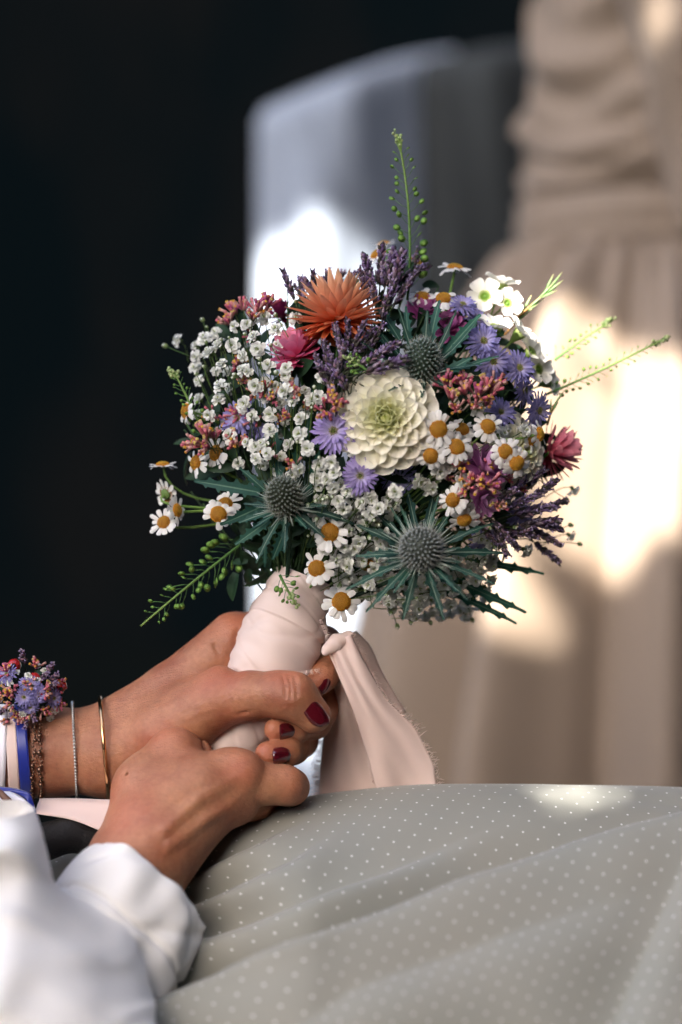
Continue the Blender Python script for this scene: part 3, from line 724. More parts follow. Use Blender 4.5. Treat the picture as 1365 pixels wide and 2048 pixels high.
STEM_END = Vector(P(*TIE))
def stem_to_tie(loc, parent, r=3.2, n0=None, col=G_MD, name='stem'):
    loc = Vector(loc); END = P(600, 1010, 60) if (loc - P(400, 960, 0)).length < 150 * S else STEM_END; mid = loc.lerp(END, 0.5)
    if n0 is not None: mid = loc - Vector(n0).normalized() * ((loc - END).length * 0.35)
    mb = MB(); tube(mb, [p - loc for p in bez(loc, mid, END + Vector((ru(-1, 1), ru(-1, 1), ru(-1, 1))) * 22 * S, 8)], r * S, jit(col, .25), 5)
    link(name, mb.mesh(name, M['leaf']), Matrix.Translation(loc), parent)

# ---- dahlias
def dahlia(px, py, q, n, R, label, N=100, sep=True):
    W_ = at(P(px, py, q), n, 0.4)
    mb = MB(); blob(mb, (0, 0, -R * 0.12), R * 0.34, (0.45, 0.5, 0.2), 12, 8, rz=R * 0.26)
    core = link('dahlia', mb.mesh('dahlia', M['petal'], S), W_, bouquet, label=label)
    for i in range(N):
        u = (i + 0.5) / N; phi = i * 2.39996 + ru(-.08, .08)
        L = R * (0.12 + 0.60 * u ** 0.9) * ru(0.94, 1.06); r0 = R * 0.36 * u ** 0.75
        el = math.radians(88 - 98 * u ** 0.85 + ru(-4, 4)); el1 = el + math.radians(ru(8, 26) * (1 - u) - 4 + (22 if u < .3 else 4)); Wd = R * (0.11 + 0.37 * u ** 0.9)
        z0 = R * 0.20 * (1 - u * 1.25) - (R * 0.03 if u < 0.15 else 0)
        g = min(1, u / 0.5); cb = lerp3((0.56, 0.62, 0.08), (0.84, 0.84, 0.58), g); ct = lerp3((0.74, 0.76, 0.28), (0.94, 0.89, 0.78), g)
        pm = MB(); petal(pm, L, Wd, P_ROUND, el, el1, 1.0 - 0.5 * u, phi, r0, z0, 9, 8, cb, jit(ct, .03))
        link('dahlia_petal', pm.mesh('dahlia_petal', M['petal'], S), W_, core)
    mb = MB()
    for k in range(26):
        a = k * 2.4; r = R * 0.09 * math.sqrt(k / 26); tube(mb, [(r * math.cos(a), r * math.sin(a), R * 0.15), (r * 1.25 * math.cos(a), r * 1.25 * math.sin(a), R * 0.33 - r * 0.8)], [R * .022, R * .012], (0.50, 0.58, 0.10), 5)
    link('dahlia_centre', mb.mesh('dahlia_centre', M['petal'], S), W_, core)
    stem_to_tie(W_.translation, core, 5, n)
dahlia(773, 838, -150, DV(-0.10, -1, 0.10), 104, 'large cream white dahlia with greenish centre at the front')
dahlia(1032, 905, -20, DV(0.75, -0.75, 0.15), 82, 'second cream dahlia half hidden behind daisies at the right', N=60)

# ---- strawflowers
def strawflower(px, py, q, n, R, N, cols, wd, els, label, name='strawflower', pointy=True, lens=(0.5, 1.0), roll=0.0):
    W_ = at(P(px, py, q), n, roll)
    mb = MB(); blob(mb, (0, 0, 0), R * 0.26, lerp3(cols[0], (0.1, 0.15, 0.03), 0.5), 10, 6, rz=R * 0.2)
    core = link(name, mb.mesh(name, M['petal'], S), W_, bouquet, label=label)
    for i in range(N):
        u = i / (N - 1); phi = i * 2.39996 + ru(-.1, .1)
        el = math.radians(els[0] + (els[1] - els[0]) * u + ru(-6, 6)); L = R * (lens[0] + (lens[1] - lens[0]) * min(1, u * 2.2)) * ru(.92, 1.06)
        cb = lerp3(cols[0], cols[1], u); ct = lerp3(cols[2], cols[3], u)
        pm = MB(); petal(pm, L, R * wd * ru(.85, 1.1), P_LANCE if pointy else P_ROUND, el, el + math.radians(ru(2, 16) + (0 if pointy else 6)), ru(.25, .6) if pointy else ru(.1,.35), phi, R * (0.24 - 0.16 * u), R * (-0.14 + 0.26 * u), 5, 4, jit(cb, .08), jit(ct, .1))
        link(name + '_petal', pm.mesh(name + '_petal', M['petal'], S), W_, core)
    stem_to_tie(W_.translation, core, 4, n)
    return core
strawflower(676, 640, -60, DV(-0.02, 0.10, 0.95), 90, 150, [(0.66, 0.08, 0.015), (0.74, 0.25, 0.09), (0.86, 0.24, 0.08), (0.78, 0.50, 0.32)], 0.22, (-50, 70), 'orange straw flower with pointed petals at the top', lens=(0.62, 1.0))
strawflower(592, 712, -65, DV(-0.25, -0.35, 0.75), 52, 52, [(0.62, 0.03, 0.14), (0.66, 0.08, 0.24), (0.80, 0.14, 0.34), (0.85, 0.36, 0.48)], 0.42, (-30, 66), 'bright pink straw flower left of the lavender spikes', 'pink_flower', False)
PURP = [(0.32, 0.03, 0.20), (0.38, 0.06, 0.26), (0.52, 0.10, 0.36), (0.60, 0.22, 0.46)]
strawflower(846, 628, 25, DV(0.2, -0.5, 0.75), 38, 40, PURP, 0.42, (-30, 66), 'magenta straw flower behind the upper thistle, left one', 'pink_flower', False)
strawflower(898, 660, 5, DV(-0.1, -0.7, 0.45), 37, 40, PURP, 0.42, (-30, 66), 'magenta straw flower behind the upper thistle, right one', 'pink_flower', False)
strawflower(566, 632, 70, DV(-0.4, -0.2, 0.8), 34, 36, [(0.16, 0.015, 0.06)] * 2 + [(0.22, 0.02, 0.08)] * 2, 0.42, (-30, 66), 'dark wine red flower behind the white sprays', 'pink_flower', False)
PK = [(0.40, 0.08, 0.30), (0.48, 0.16, 0.40), (0.60, 0.22, 0.50), (0.66, 0.36, 0.60)]
strawflower(966, 938, -95, DV(0.55, -0.5, 0.45), 48, 46, PK, 0.42, (-30, 66), 'mauve pink flower between the daisies on the right', 'pink_flower', False)
strawflower(964, 996, -90, DV(0.5, -0.7, -0.2), 36, 40, PK, 0.42, (-30, 66), 'mauve pink flower just below the other mauve one', 'pink_flower', False)
strawflower(1100, 905, 70, DV(0.92, -0.05, 0.25), 62, 60, [(0.60, 0.05, 0.10), (0.66, 0.10, 0.2), (0.78, 0.16, 0.22), (0.82, 0.36, 0.42)], 0.28, (-40, 78), 'coral pink flower seen from the side at the right edge', 'pink_flower', False)
# green calyx behind the coral flower
def calyx_leaves():
    W_ = at(P(1078, 925, 62), DV(0.9, -0.2, -0.1), 0)
    mb = MB()
    for i in range(16):
        petal(mb, ru(34, 52), 16, P_LANCE, math.radians(ru(-5, 50)), math.radians(ru(0, 70)), .3, i * 2.4, 6, ru(-8, 4), 4, 2, G_MD, (0.08, 0.2, 0.03))
    link('calyx', mb.mesh('calyx', M['leaf'], S), W_, bouquet)
calyx_leaves()

# ---- asters
def aster_mesh(v):
    mb = MB(); r_ = random.Random(v)
    for ring, (cnt, L, e0, e1) in enumerate(((24, 42, 2, -6), (20, 37, 14, 8), (14, 27, 34, 26))):
        for i in range(cnt):
            phi = 2 * math.pi * (i + ring * .5) / cnt + r_.uniform(-.09, .09); l = L * r_.uniform(.86, 1.08)
            k = r_.uniform(0.85, 1.12)
            petal(mb, l, 6.6, P_STRAP, math.radians(e0 + r_.uniform(-9, 9)), math.radians(e1 + r_.uniform(-12, 14)), .5, phi, 4, ring * 2.2, 4, 2, tuple(x * k for x in (0.56, 0.50, 0.68)), tuple(x * k for x in ((0.36, 0.27, 0.60) if v != 2 else (0.24, 0.22, 0.52))))
    for i in range(26):
        a = i * 2.4; r = 8 * math.sqrt(i / 26); tube(mb, [(r * math.cos(a), r * math.sin(a), 2), (r * 1.15 * math.cos(a), r * 1.15 * math.sin(a), 11)], [1.6, 1.2], (0.48, 0.42, 0.16) if i > 9 else (0.30, 0.34, 0.10), 4)
    for i in range(12):
        petal(mb, 20, 6, P_LANCE, math.radians(-20), math.radians(15), .2, i * .5236, 2, -6, 3, 2, G_DK, G_MD)
    blob(mb, (0, 0, -6), 9, G_DK, 8, 5, rz=9)
    return mb.mesh('aster', M['petal'], S)
AST = [aster_mesh(i) for i in range(3)]
for (x, y, dq, n, s, v) in ((668, 863, -14, DV(-.12, -1, .15), 1.0, 0), (721, 951, -10, DV(-.05, -1, -.05), .85, 1), (796, 958, 45, DV(.1, -.9, -.3), .85, 2), (966, 684, -8, DV(.25, -.9, .3), .88, 2),
                            (1036, 737, -6, DV(.45, -.85, .2), .85, 2), (1046, 780, 10, DV(.8, -.45, -.1), .8, 2), (1074, 820, -6, DV(.7, -.6, -.15), .85, 2), (925, 612, 12, DV(.2, -.6, .7), .72, 2), (955, 640, 30, DV(.4, -.5, .6), .72, 2),
                            (985, 722, 6, DV(.2, -.75, -.1), .9, 2), (1000, 826, 20, DV(.3, -.8, .3), .75, 2), (478, 838, 20, DV(-.4, -.8, .2), .9, 2), (1040, 1030, 12, DV(.6, -.8, -.3), .8, 2), (972, 1080, 16, DV(.3, -.8, -.5), .8, 2), (520, 850, 50, DV(-.3, -.8, .3), .8, 2)):
    W_ = at(P(x, y, dome_q(x, y) + dq), n, None, s)
    o = link('aster', AST[v], W_, bouquet); stem_to_tie(W_.translation, o, 2.6, n, G_DK)

# ---- daisies (chamomile)
def disc_mesh(v):
    mb = MB(); Rd = 20
    n, m = 18, 8; vv = []; f = []
    for i in range(m + 1):
        th = math.pi / 2 * i / m
        for j in range(n): vv.append((math.sin(th) * Rd * math.cos(6.2832 * j / n), math.sin(th) * Rd * math.sin(6.2832 * j / n), math.cos(th) * Rd * (.62 + .25 * v) - 2))
    for i in range(m):
        for j in range(n): f.append((i * n + j, (i + 1) * n + j, (i + 1) * n + (j + 1) % n, i * n + (j + 1) % n))
    mb.add(vv, f, (0.26, 0.10, 0.008))
    N = 150
    for k in range(N):
        u = (k + .5) / N; th = math.acos(1 - u * 0.98); a = k * 2.39996
        c = Vector((math.sin(th) * Rd * math.cos(a), math.sin(th) * Rd * math.sin(a), math.cos(th) * Rd * (.62 + .25 * v) - 2))
        blob(mb, c, 1.5, jit(lerp3((0.46, 0.30, 0.03), (0.60, 0.26, 0.010), min(1, u * 1.5)), .35), 4, 2)
    return mb.mesh('daisy_centre', M['solid'], S)
DISC = [disc_mesh(0), disc_mesh(0.8)]
def daisy_petal_mesh(v, droop):
    mb = MB(); petal(mb, 26 + v, 14.5 - v, P_STRAP, math.radians(8 - droop * .4), math.radians(-4 - droop), -0.22, 0, 16, 0, 6, 4, (0.80, 0.78, 0.72), (0.84, 0.82, 0.79), ripple=0.5)
    return mb.mesh('daisy_petal', M['petal'], S)
DPET = {d: [daisy_petal_mesh(v, d) for v in (-2, 0, 3)] for d in (0, 25, 60)}
def daisy_back(mb, col=(0.14, 0.22, 0.06)):
    blob(mb, (0, 0, -3), 15, col, 10, 5, rz=6)
dbm = MB(); daisy_back(dbm); DBACK = dbm.mesh('daisy_sepals', M['leaf'], S)
def daisy(x, y, dq, n, s=1.0, droop=0, disc=0, np_=13, stem=True, start=None):
    s *= ru(.86, .98); W_ = at(P(x, y, dome_q(x, y) + dq), n, start, s)
    o = link('daisy', DISC[disc], W_, bouquet)
    for k in range(np_):
        if np_ > 8 and rnd() < 0.05: continue
        Wp = W_ @ Matrix.Rotation(6.2832 * k / np_ + ru(-.12, .12), 4, 'Z') @ Matrix.Rotation(ru(-.22, .22), 4, 'Y') @ Matrix.Rotation(ru(-.25, .25), 4, 'X') @ Matrix.Scale(ru(.88, 1.1), 4)
        link('daisy_petal', random.choice(DPET[droop if rnd() < .72 else random.choice((0, 25, 60))]), Wp, o)
    link('daisy_sepals', DBACK, W_, o)
    if stem: stem_to_tie(W_.translation, o, 2.6, n, G_LT)
    return o
for a in ((660, 1065, -26, DV(-.1, -1, .12), 1.03, 0), (634, 1137, -60, DV(-.15, -1, .22), .98, 25), (683, 1203, -70, DV(.0, -1, .2), .98, 25),
          (328, 1045, -120, DV(-.25, -.9, .35), .78, 0), (355, 1021, -110, DV(.85, -.45, .1), .78, 0), (333, 988, -90, DV(.55, .55, .3), .85, 0), (326, 930, -90, DV(-.05, -.12, 1), .80, 0), (437, 1028, -60, DV(.15, -.9, .4), .92, 25),
          (877, 858, -48, DV(.12, -.95, .15), .98, 25), (862, 912, -46, DV(-.2, -.9, -.1), .86, 25, 1), (913, 893, -46, DV(.2, -.8, .4), .92, 25), (976, 853, -52, DV(.2, -.9, .3), .86, 25), (1011, 903, -76, DV(.2, -.85, .1), .86, 25),
          (1034, 926, -86, DV(.3, -.8, -.3), .86, 25, 1), (1080, 868, -50, DV(.85, -.45, .1), .76, 25), (1063, 880, 0, DV(.5, -.5, .2), .7, 25), (929, 1040, -52, DV(.1, -.75, -.65), .82, 25, 1), (906, 1000, -56, DV(-.4, -.8, .1), .82, 25, 1),
          (757, 508, 30, DV(-.35, -.3, .75), .88, 0), (768, 488, 60, DV(-.2, -.1, .9), .7, 0), (911, 536, -10, DV(.15, -.15, .95), .95, 25), (888, 596, 20, DV(.0, -.6, .65), .9, 25), (372, 822, -30, DV(-.9, -.35, .1), .9, 25), (392, 925, 0, DV(-.7, -.5, .1), .9, 25),
          (832, 524, 30, DV(.3, -.3, .8), .8, 0), (450, 1008, 10, DV(-.2, -.6, .5), .86, 25), (925, 858, 24, DV(.2, -.8, .4), .76, 25), (845, 592, 60, DV(0, -.5, .8), .8, 25), (735, 1130, 20, DV(0, -.7, -.6), .8, 25), (432, 905, 30, DV(-.6, -.6, .2), .86, 25)):
    daisy(*a)

# ---- thistles (sea holly)
def spiny_leaf(mb, L, Wd, phi, el0, el1, r0, z0, col, rib, teeth=4):
    n = teeth * 4; cp, sp = math.cos(phi), math.sin(phi); r, z = r0, z0; v = []; c = []; f = []
    off = ru(0, 1)
    for i in range(n + 1):
        t = i / n; el = el0 + (el1 - el0) * t; base = Wd * (0.28 + 0.72 * math.sin(math.pi * min(1, 0.10 + 0.62 * t)) ** 1.2) * (1 - t) ** 0.55 if t < 1 else 0
        ph = (i % 4); tooth = (1.0, 0.86, 0.92, 1.75)[ph] if 0.1 < t < 0.97 else 1
        tl = base * tooth / 2; tr_ = base * (1.0, 1.75, 0.86, 0.95)[(i + 1) % 4] / 2 if 0.1 < t < 0.97 else base / 2
        adv = 0.03 * L if ph == 3 else 0
        for s, wv in ((-1, tl), (-.14, base * .10), (0, 0), (.14, base * .10), (1, tr_)):
            sg = -1 if s < 0 else 1
            lat = sg * wv if s else 0
            zz = z + (0.18 * abs(lat)); rr = r + (adv if abs(s) == 1 else 0)
            v.append((rr * cp - lat * sp, rr * sp + lat * cp, zz)); c.append(rib if s == 0 else col)
        if i < n: r += math.cos(el) * L / n; z += math.sin(el) * L / n
    for i in range(n):
        for j in range(4): f.append((i * 5 + j, i * 5 + j + 1, (i + 1) * 5 + j + 1, (i + 1) * 5 + j))
    mb.add(v, f, c)
def thistle(px, py, q, n, R, Rz, bracts, label, cb, tip, roll=0.0, short=26):
    W_ = at(P(px, py, q), n, roll); mb = MB()
    blob(mb, (0, 0, Rz * .45), R * .86, cb, 16, 12, rz=Rz * .86)
    N = 230
    for k in range(N):
        u = (k + .5) / N; th = math.acos(1 - 1.72 * u); a = k * 2.39996; d = Vector((math.sin(th) * math.cos(a), math.sin(th) * math.sin(a), math.cos(th)))
        b = Vector((d.x * R * .84, d.y * R * .84, d.z * Rz * .84 + Rz * .45)); up_ = Vector((0, 0, .35)); e = (d + up_ * (0.5 - abs(d.z) * .4)).normalized()
        kk = lerp3(cb, tip, ru(.55, 1.0)); L = R * ru(.17, .26)
        tube(mb, [b, b + e * L * .7, b + e * L], [R * .055, R * .06, R * .03], [cb, kk, lerp3(kk, (0.52, 0.58, 0.62), .35)], 5)
        for _ in range(2):      # fine needle between florets
            s_ = Vector((ru(-1, 1), ru(-1, 1), ru(-1, 1))) * .35; e2 = (e + s_).normalized()
            tube(mb, [b, b + e2 * R * ru(.34, .48)], [R * .018, R * .004], lerp3(cb, (0.42, 0.40, 0.34), .65), 3)
    o = link('thistle', mb.mesh('thistle', M['solid'], S), W_, bouquet, label=label)
    for (phi, L, Wd, e0, e1) in bracts:
        bm_ = MB(); spiny_leaf(bm_, L, Wd, phi, math.radians(e0), math.radians(e1), R * .35, -R * .12 + ru(-3, 3), jit((0.013, 0.050, 0.036), .3), (0.20, 0.27, 0.20), random.choice((3, 4, 5)))
        link('thistle_bract', bm_.mesh('thistle_bract', M['leaf'], S), W_, o)
    if short:
        sm = MB()
        for k in range(short):
            phi = ru(0, 6.28); L = R * ru(1.1, 1.7); e = math.radians(ru(10, 38)); b = Vector((math.cos(phi), math.sin(phi), 0)) * R * .4; d = Vector((math.cos(phi) * math.cos(e), math.sin(phi) * math.cos(e), math.sin(e)))
            tube(sm, [b, b + d * L * .6, b + d * L], [1.6, 1.2, .3], (0.34, 0.40, 0.34), 4)
        link('thistle_spines', sm.mesh('thistle_spines', M['leaf'], S), W_, o)
    stem_to_tie(W_.translation, o, 4.5, n, G_DK)
    return o
def star(n, L0, L1, W0, W1, e=(2, -12)): return [(6.2832 * k / n + ru(-.14, .14), ru(L0, L1), ru(W0, W1), e[0] + ru(-8, 8), e[1] + ru(-12, 8)) for k in range(n)]
thistle(842, 1108, -165, DV(0.02, -.80, .42), 42, 44, star(14, 100, 158, 16, 25) + star(14, 65, 110, 10, 16, (20, 14)), 'large blue grey thistle with star of spiny green bracts at lower front', (0.055, 0.065, 0.052), (0.17, 0.19, 0.175), short=60)
thistle(574, 1012, -128, DV(-.12, -.72, .52), 35, 56, star(9, 80, 135, 17, 25, (0, -25)) + star(8, 60, 95, 12, 17, (20, 10)), 'dark green thistle with spiny bracts at the lower left of the bouquet', (0.026, 0.034, 0.018), (0.11, 0.135, 0.09), short=24)
thistle(846, 745, -118, DV(-.02, -.62, .75), 36, 54, [(a, ru(100, 140), ru(15, 22), 30, 50) for a in (.5, 1.0, 1.5, 2.0, 2.6, 3.2)] + star(8, 70, 110, 14, 20, (15, 5)), 'dark green thistle just above the white dahlia', (0.03, 0.050, 0.032), (0.11, 0.165, 0.135), short=14)
# upright spiny leaves behind the upper thistle and at the rim
def rim_leaf(p0, p1, q0, q1, Wd):
    a, b = P(*p0, q0), P(*p1, q1); d = (b - a); L = d.length / S
    m = MB(); spiny_leaf(m, L, Wd, 0, 0.12, -0.12, 0, 0, jit((0.020, 0.085, 0.060), .25), (0.12, 0.22, 0.15), 5)
    X = d.normalized(); Z = (DV(ru(-.4, .4), -1, ru(-.2, .5)) - X * X.dot(DV(0, -1, 0))).normalized(); Y = Z.cross(X).normalized(); Z = X.cross(Y)
    W_ = Matrix.Translation(a) @ Matrix((X, Y, Z)).transposed().to_4x4()
    link('spiny_leaf', m.mesh('spiny_leaf', M['leaf'], S), W_, bouquet)
for a in (((880, 720), (962, 628), -85, -70, 30), ((860, 690), (880, 600), -80, -50, 26), ((800, 680), (745, 600), -70, -40, 26), ((820, 690), (812, 612), -70, -40, 20), ((780, 700), (742, 650), -80, -70, 18), ((870, 760), (945, 715), -120, -130, 30), ((900, 745), (1000, 712), -110, -110, 16),
          ((890, 1150), (1055, 1225), 20, 30, 26), ((880, 1175), (1035, 1248), 30, 40, 24), ((930, 1120), (1090, 1148), 30, 60, 24), ((560, 960), (545, 830), -90, -60, 26), ((590, 950), (600, 850), -85, -70, 24), ((620, 960), (640, 900), -90, -80, 20), ((610, 900), (625, 780), -60, -60, 20),
          ((520, 985), (388, 962), -100, -90, 32), ((530, 1010), (440, 1050), -90, -100, 28), ((540, 1040), (470, 1090), -80, -90, 26), ((570, 1060), (545, 1120), -80, -70, 26), ((600, 1050), (640, 1020), -90, -110, 24), ((530, 1085), (530, 1135), -50, -40, 12), ((540, 990), (478, 935), -80, -60, 22)):
    rim_leaf(*a)

# ---- white filler (baby's breath)
def floret_mesh(v):
    mb = MB(); r_ = random.Random(v + 40)
    for ring, (cnt, L, e0) in enumerate(((6, 12.5, 8), (6, 10.5, 30), (5, 8, 55))):
        for i in range(cnt):
            k = r_.uniform(.9, 1.04); petal(mb, L * r_.uniform(.8, 1.1), 8.6, P_ROUND, math.radians(e0 + r_.uniform(-12, 12)), math.radians(e0 - 14 + r_.uniform(-16, 16)), r_.uniform(.1, .7), 6.2832 * (i + .5 * ring) / cnt + r_.uniform(-.3, .3), 1, ring, 3, 3, (0.72 * k, 0.75 * k, 0.62 * k), (0.92 * k, 0.91 * k, 0.88 * k), ripple=1.2)
    blob(mb, (0, 0, -3), 4, (0.14, 0.22, 0.07), 6, 4, rz=5)
    for i in range(4): tube(mb, [(0, 0, 2), (r_.uniform(-3, 3), r_.uniform(-3, 3), 9)], [.8, .5], (0.35, 0.42, 0.15), 3)
    return mb.mesh('filler_floret', M['petal'], S)
FLO = [floret_mesh(i) for i in range(6)]
stems = MB()
def tie_dir(p): return (STEM_END - p).normalized()
def gyp(x, y, dq, s=1.0, n=None):
    p = P(x, y, dome_q(x, y) + dq)
    nn = n or (dome_n(x, y) + Vector((ru(-.6, .6), ru(-.6, .6), ru(-.6, .6))))
    link('filler_floret', random.choice(FLO), at(p, nn, None, s), bouquet)
    e = (p + tie_dir(p) * ru(60, 110) * S if y < 1090 else P(x + (730 - x) * .3, y - ru(60, 130), 40)) + Vector((ru(-1, 1), ru(-1, 1), ru(-1, 1))) * 14 * S
    tube(stems, bez(p, p - Vector(nn).normalized() * 22 * S, e, 4), [1.1 * S] * 5, jit((0.07, 0.12, 0.03), .3), 3)
def bud(x, y, dq, s=1.0, root=None):
    p = P(x, y, dome_q(x, y) + dq); nn = dome_n(x, y)
    Mx = orient(nn).to_3x3()
    blob(stems, p, 4.6 * S * s, (0.22, 0.30, 0.12), 7, 5, rz=5.6 * S * s, M=Mx)
    blob(stems, p + nn.normalized() * 3 * S * s, 3.4 * S * s, (0.7, 0.72, 0.6), 6, 4, M=None)
    e = P(*root, dome_q(*root) + dq + 20) if root else p + tie_dir(p) * ru(50, 100) * S
    tube(stems, bez(p, (p + e) / 2 + Vector((ru(-1, 1), ru(-1, 1), ru(-1, 1))) * 8 * S, e, 4), [1.0 * S] * 5, jit((0.08, 0.14, 0.03), .3), 3)
GY = [(356, 682), (410, 676), (418, 708), (390, 713), (441, 690), (470, 654), (492, 650), (510, 672), (466, 692), (487, 714), (446, 728), (498, 745), (484, 738), (520, 700), (510, 770), (440, 770), (420, 830), (488, 806), (484, 815), (505, 830), (540, 828), (572, 752), (578, 778), (573, 735), (601, 838),
      (570, 780), (512, 895), (498, 888), (527, 890), (540, 905), (512, 915), (645, 757), (625, 800), (640, 795), (616, 895), (662, 925), (672, 945), (668, 975), (700, 978), (655, 960), (640, 1000), (630, 1020), (690, 1020), (678, 1005), (745, 1000), (755, 1018), (740, 1025), (770, 1015), (735, 990), (722, 1005), (790, 985),
      (752, 1073), (765, 1068), (758, 1082), (712, 1095), (700, 1130), (720, 1080), (690, 1115), (690, 1095), (670, 1120), (700, 1155), (720, 1165), (740, 1170), (760, 1185), (650, 1100), (700, 1060), (640, 1040), (850, 968), (838, 962), (860, 975), (900, 930), (955, 820), (985, 912), (895, 880), (935, 905), (875, 945), (925, 960), (912, 1015), (935, 1015), (950, 1020),
      (1005, 870), (1050, 860), (985, 1000), (1012, 860), (790, 1130), (800, 1170), (780, 1200), (810, 1205), (835, 1215), (860, 1200), (880, 1215), (900, 1205), (930, 1200), (940, 1215), (905, 1180), (925, 1170), (950, 1160), (965, 1140), (970, 1180), (940, 1130), (975, 1100), (920, 1110), (960, 1075), (1140, 1070), (1050, 1100),
      (530, 640), (555, 660), (590, 640), (540, 735), (560, 690), (440, 800), (460, 870), (540, 860), (600, 870), (590, 800), (705, 900), (1145, 980), (720, 1120), (750, 1140), (760, 1110), (640, 930), (632, 955), (600, 935)]
for (x, y) in GY: gyp(x + ru(-3, 3), y + ru(-3, 3), ru(-26, 4), ru(1.1, 1.42))
def poly_scatter(poly, n, mind, existing):
    out = []; xs = [p[0] for p in poly]; ys = [p[1] for p in poly]; tries = 0
    while len(out) < n and tries < n * 60:
        tries += 1; x, y = ru(min(xs), max(xs)), ru(min(ys), max(ys)); ins = False; j = len(poly) - 1
        for i in range(len(poly)):
            if (poly[i][1] > y) != (poly[j][1] > y) and x < (poly[j][0] - poly[i][0]) * (y - poly[i][1]) / (poly[j][1] - poly[i][1]) + poly[i][0]: ins = not ins
            j = i
        if ins and all((x - a) ** 2 + (y - b) ** 2 > mind ** 2 for a, b in existing): out.append((x, y)); existing.append((x, y))
    return out
ex = list(GY)
for (x, y) in poly_scatter([(390, 690), (470, 640), (560, 660), (560, 740), (640, 760), (650, 930), (560, 960), (480, 930), (400, 860), (385, 760)], 30, 19, ex): gyp(x, y, ru(20, 80), ru(.95, 1.25))
for (x, y) in poly_scatter([(630, 920), (720, 990), (800, 990), (780, 1080), (760, 1200), (690, 1180), (620, 1050)], 40, 17, ex): gyp(x, y, ru(5, 50), ru(1, 1.3))
for (x, y) in poly_scatter([(760, 1150), (900, 1120), (985, 1080), (985, 1190), (930, 1235), (840, 1235), (770, 1215)], 40, 16, ex): gyp(x, y, ru(-10, 50), ru(1, 1.3))
for (x, y) in poly_scatter([(860, 860), (1060, 830), (1080, 950), (1000, 1030), (880, 1010)], 16, 22, ex): gyp(x, y, ru(20, 60), ru(.9, 1.2))
for (x, y, r) in ((331, 692, (380, 712)), (406, 640, (415, 690)), (592, 603, (600, 660)), (542, 690, (560, 720)), (520, 718, (540, 760)), (552, 630, (580, 680)), (470, 750, (500, 790)), (553, 745, (560, 790)), (795, 1252, (770, 1190)), (822, 1245, (790, 1200)), (745, 1212, (740, 1160)), (782, 1225, (760, 1180)),
                  (1142, 1050, (1060, 1075)), (1160, 1088, (1080, 1085)), (1134, 998, (1080, 960)), (1030, 1055, (980, 1050)), (990, 1095, (960, 1120)), (945, 1240, (930, 1190)), (1015, 880, (960, 880)), (985, 870, (950, 900)), (1060, 905, (1000, 900)), (740, 1075, (730, 1040)), (680, 1172, (680, 1130)), (632, 1002, (650, 980)), (617, 1010, (640, 990))):
    bud(x, y, -25, ru(.9, 1.2), r)
for k in range(70):
    x, y = random.choice(ex); bud(x + ru(-26, 26), y + ru(-26, 26), ru(-40, 5), ru(.6, 1.0))

# ---- lavender-coloured statice spikes
def statice_mesh(v, L):
    mb = MB(); r_ = random.Random(v + 90); n = int(L * 0.62)
    tube(mb, [(0, 0, -30), (0, 0, L * .5), (r_.uniform(-4, 4), r_.uniform(-4, 4), L)], [1.6, 1.4, .8], (0.06, 0.07, 0.04), 4)
    for i in range(n):
        t = i / n; z = L * t; a = i * 2.39996; e = math.radians(r_.uniform(52, 74)); l = r_.uniform(10, 19) * (1 - .35 * t); a += r_.uniform(-.7, .7); d = Vector((math.cos(a) * math.cos(e), math.sin(a) * math.cos(e), math.sin(e)))
        b = Vector((0, 0, z)) + Vector((d.x, d.y, 0)) * 4 * (1 - t * .5)
        base = r_.choice(((0.09, 0.08, 0.07), (0.12, 0.09, 0.09), (0.16, 0.10, 0.10))); tipc = r_.choice(((0.15, 0.08, 0.22), (0.22, 0.14, 0.32), (0.36, 0.20, 0.27), (0.06, 0.05, 0.07), (0.48, 0.36, 0.46), (0.09, 0.085, 0.06), (0.07, 0.06, 0.10)))
        tube(mb, [b, b + d * l * .5, b + d * l], [1.5, r_.uniform(2.8, 4.4), .9], [base, lerp3(base, tipc, .5), tipc], 5)
        if r_.random() < .3:
            for q in range(4):
                aa = a + q * 1.57; dd = (d + Vector((math.cos(aa), math.sin(aa), .2)) * .7).normalized(); tube(mb, [b + d * l * .9, b + d * l * .9 + dd * 5], [1.4, .8], (0.46, 0.36, 0.56), 3)
    return mb.mesh('statice_spike', M['petal'], S)
STA = [statice_mesh(0, 56), statice_mesh(1, 70), statice_mesh(2, 44), statice_mesh(3, 62)]
def spike(x0, y0, x1, y1, dq, s=1.0):
    p = P(x0, y0, dome_q(x0, y0) + dq); d = DV(x1 - x0, ru(-25, 25), y0 - y1); L = math.hypot(x1 - x0, y1 - y0)
    k = min(range(4), key=lambda i: abs((56, 70, 44, 62)[i] - L)); ln = (56, 70, 44, 62)[k]
    link('statice_spike', STA[k], at(p, d, None, max(.6, min(1.3, L / ln)) * s), bouquet)
    tube(stems, bez(p, p - d.normalized() * 40 * S, p + tie_dir(p) * 90 * S, 4), [1.6 * S] * 5, (0.05, 0.06, 0.03), 4)
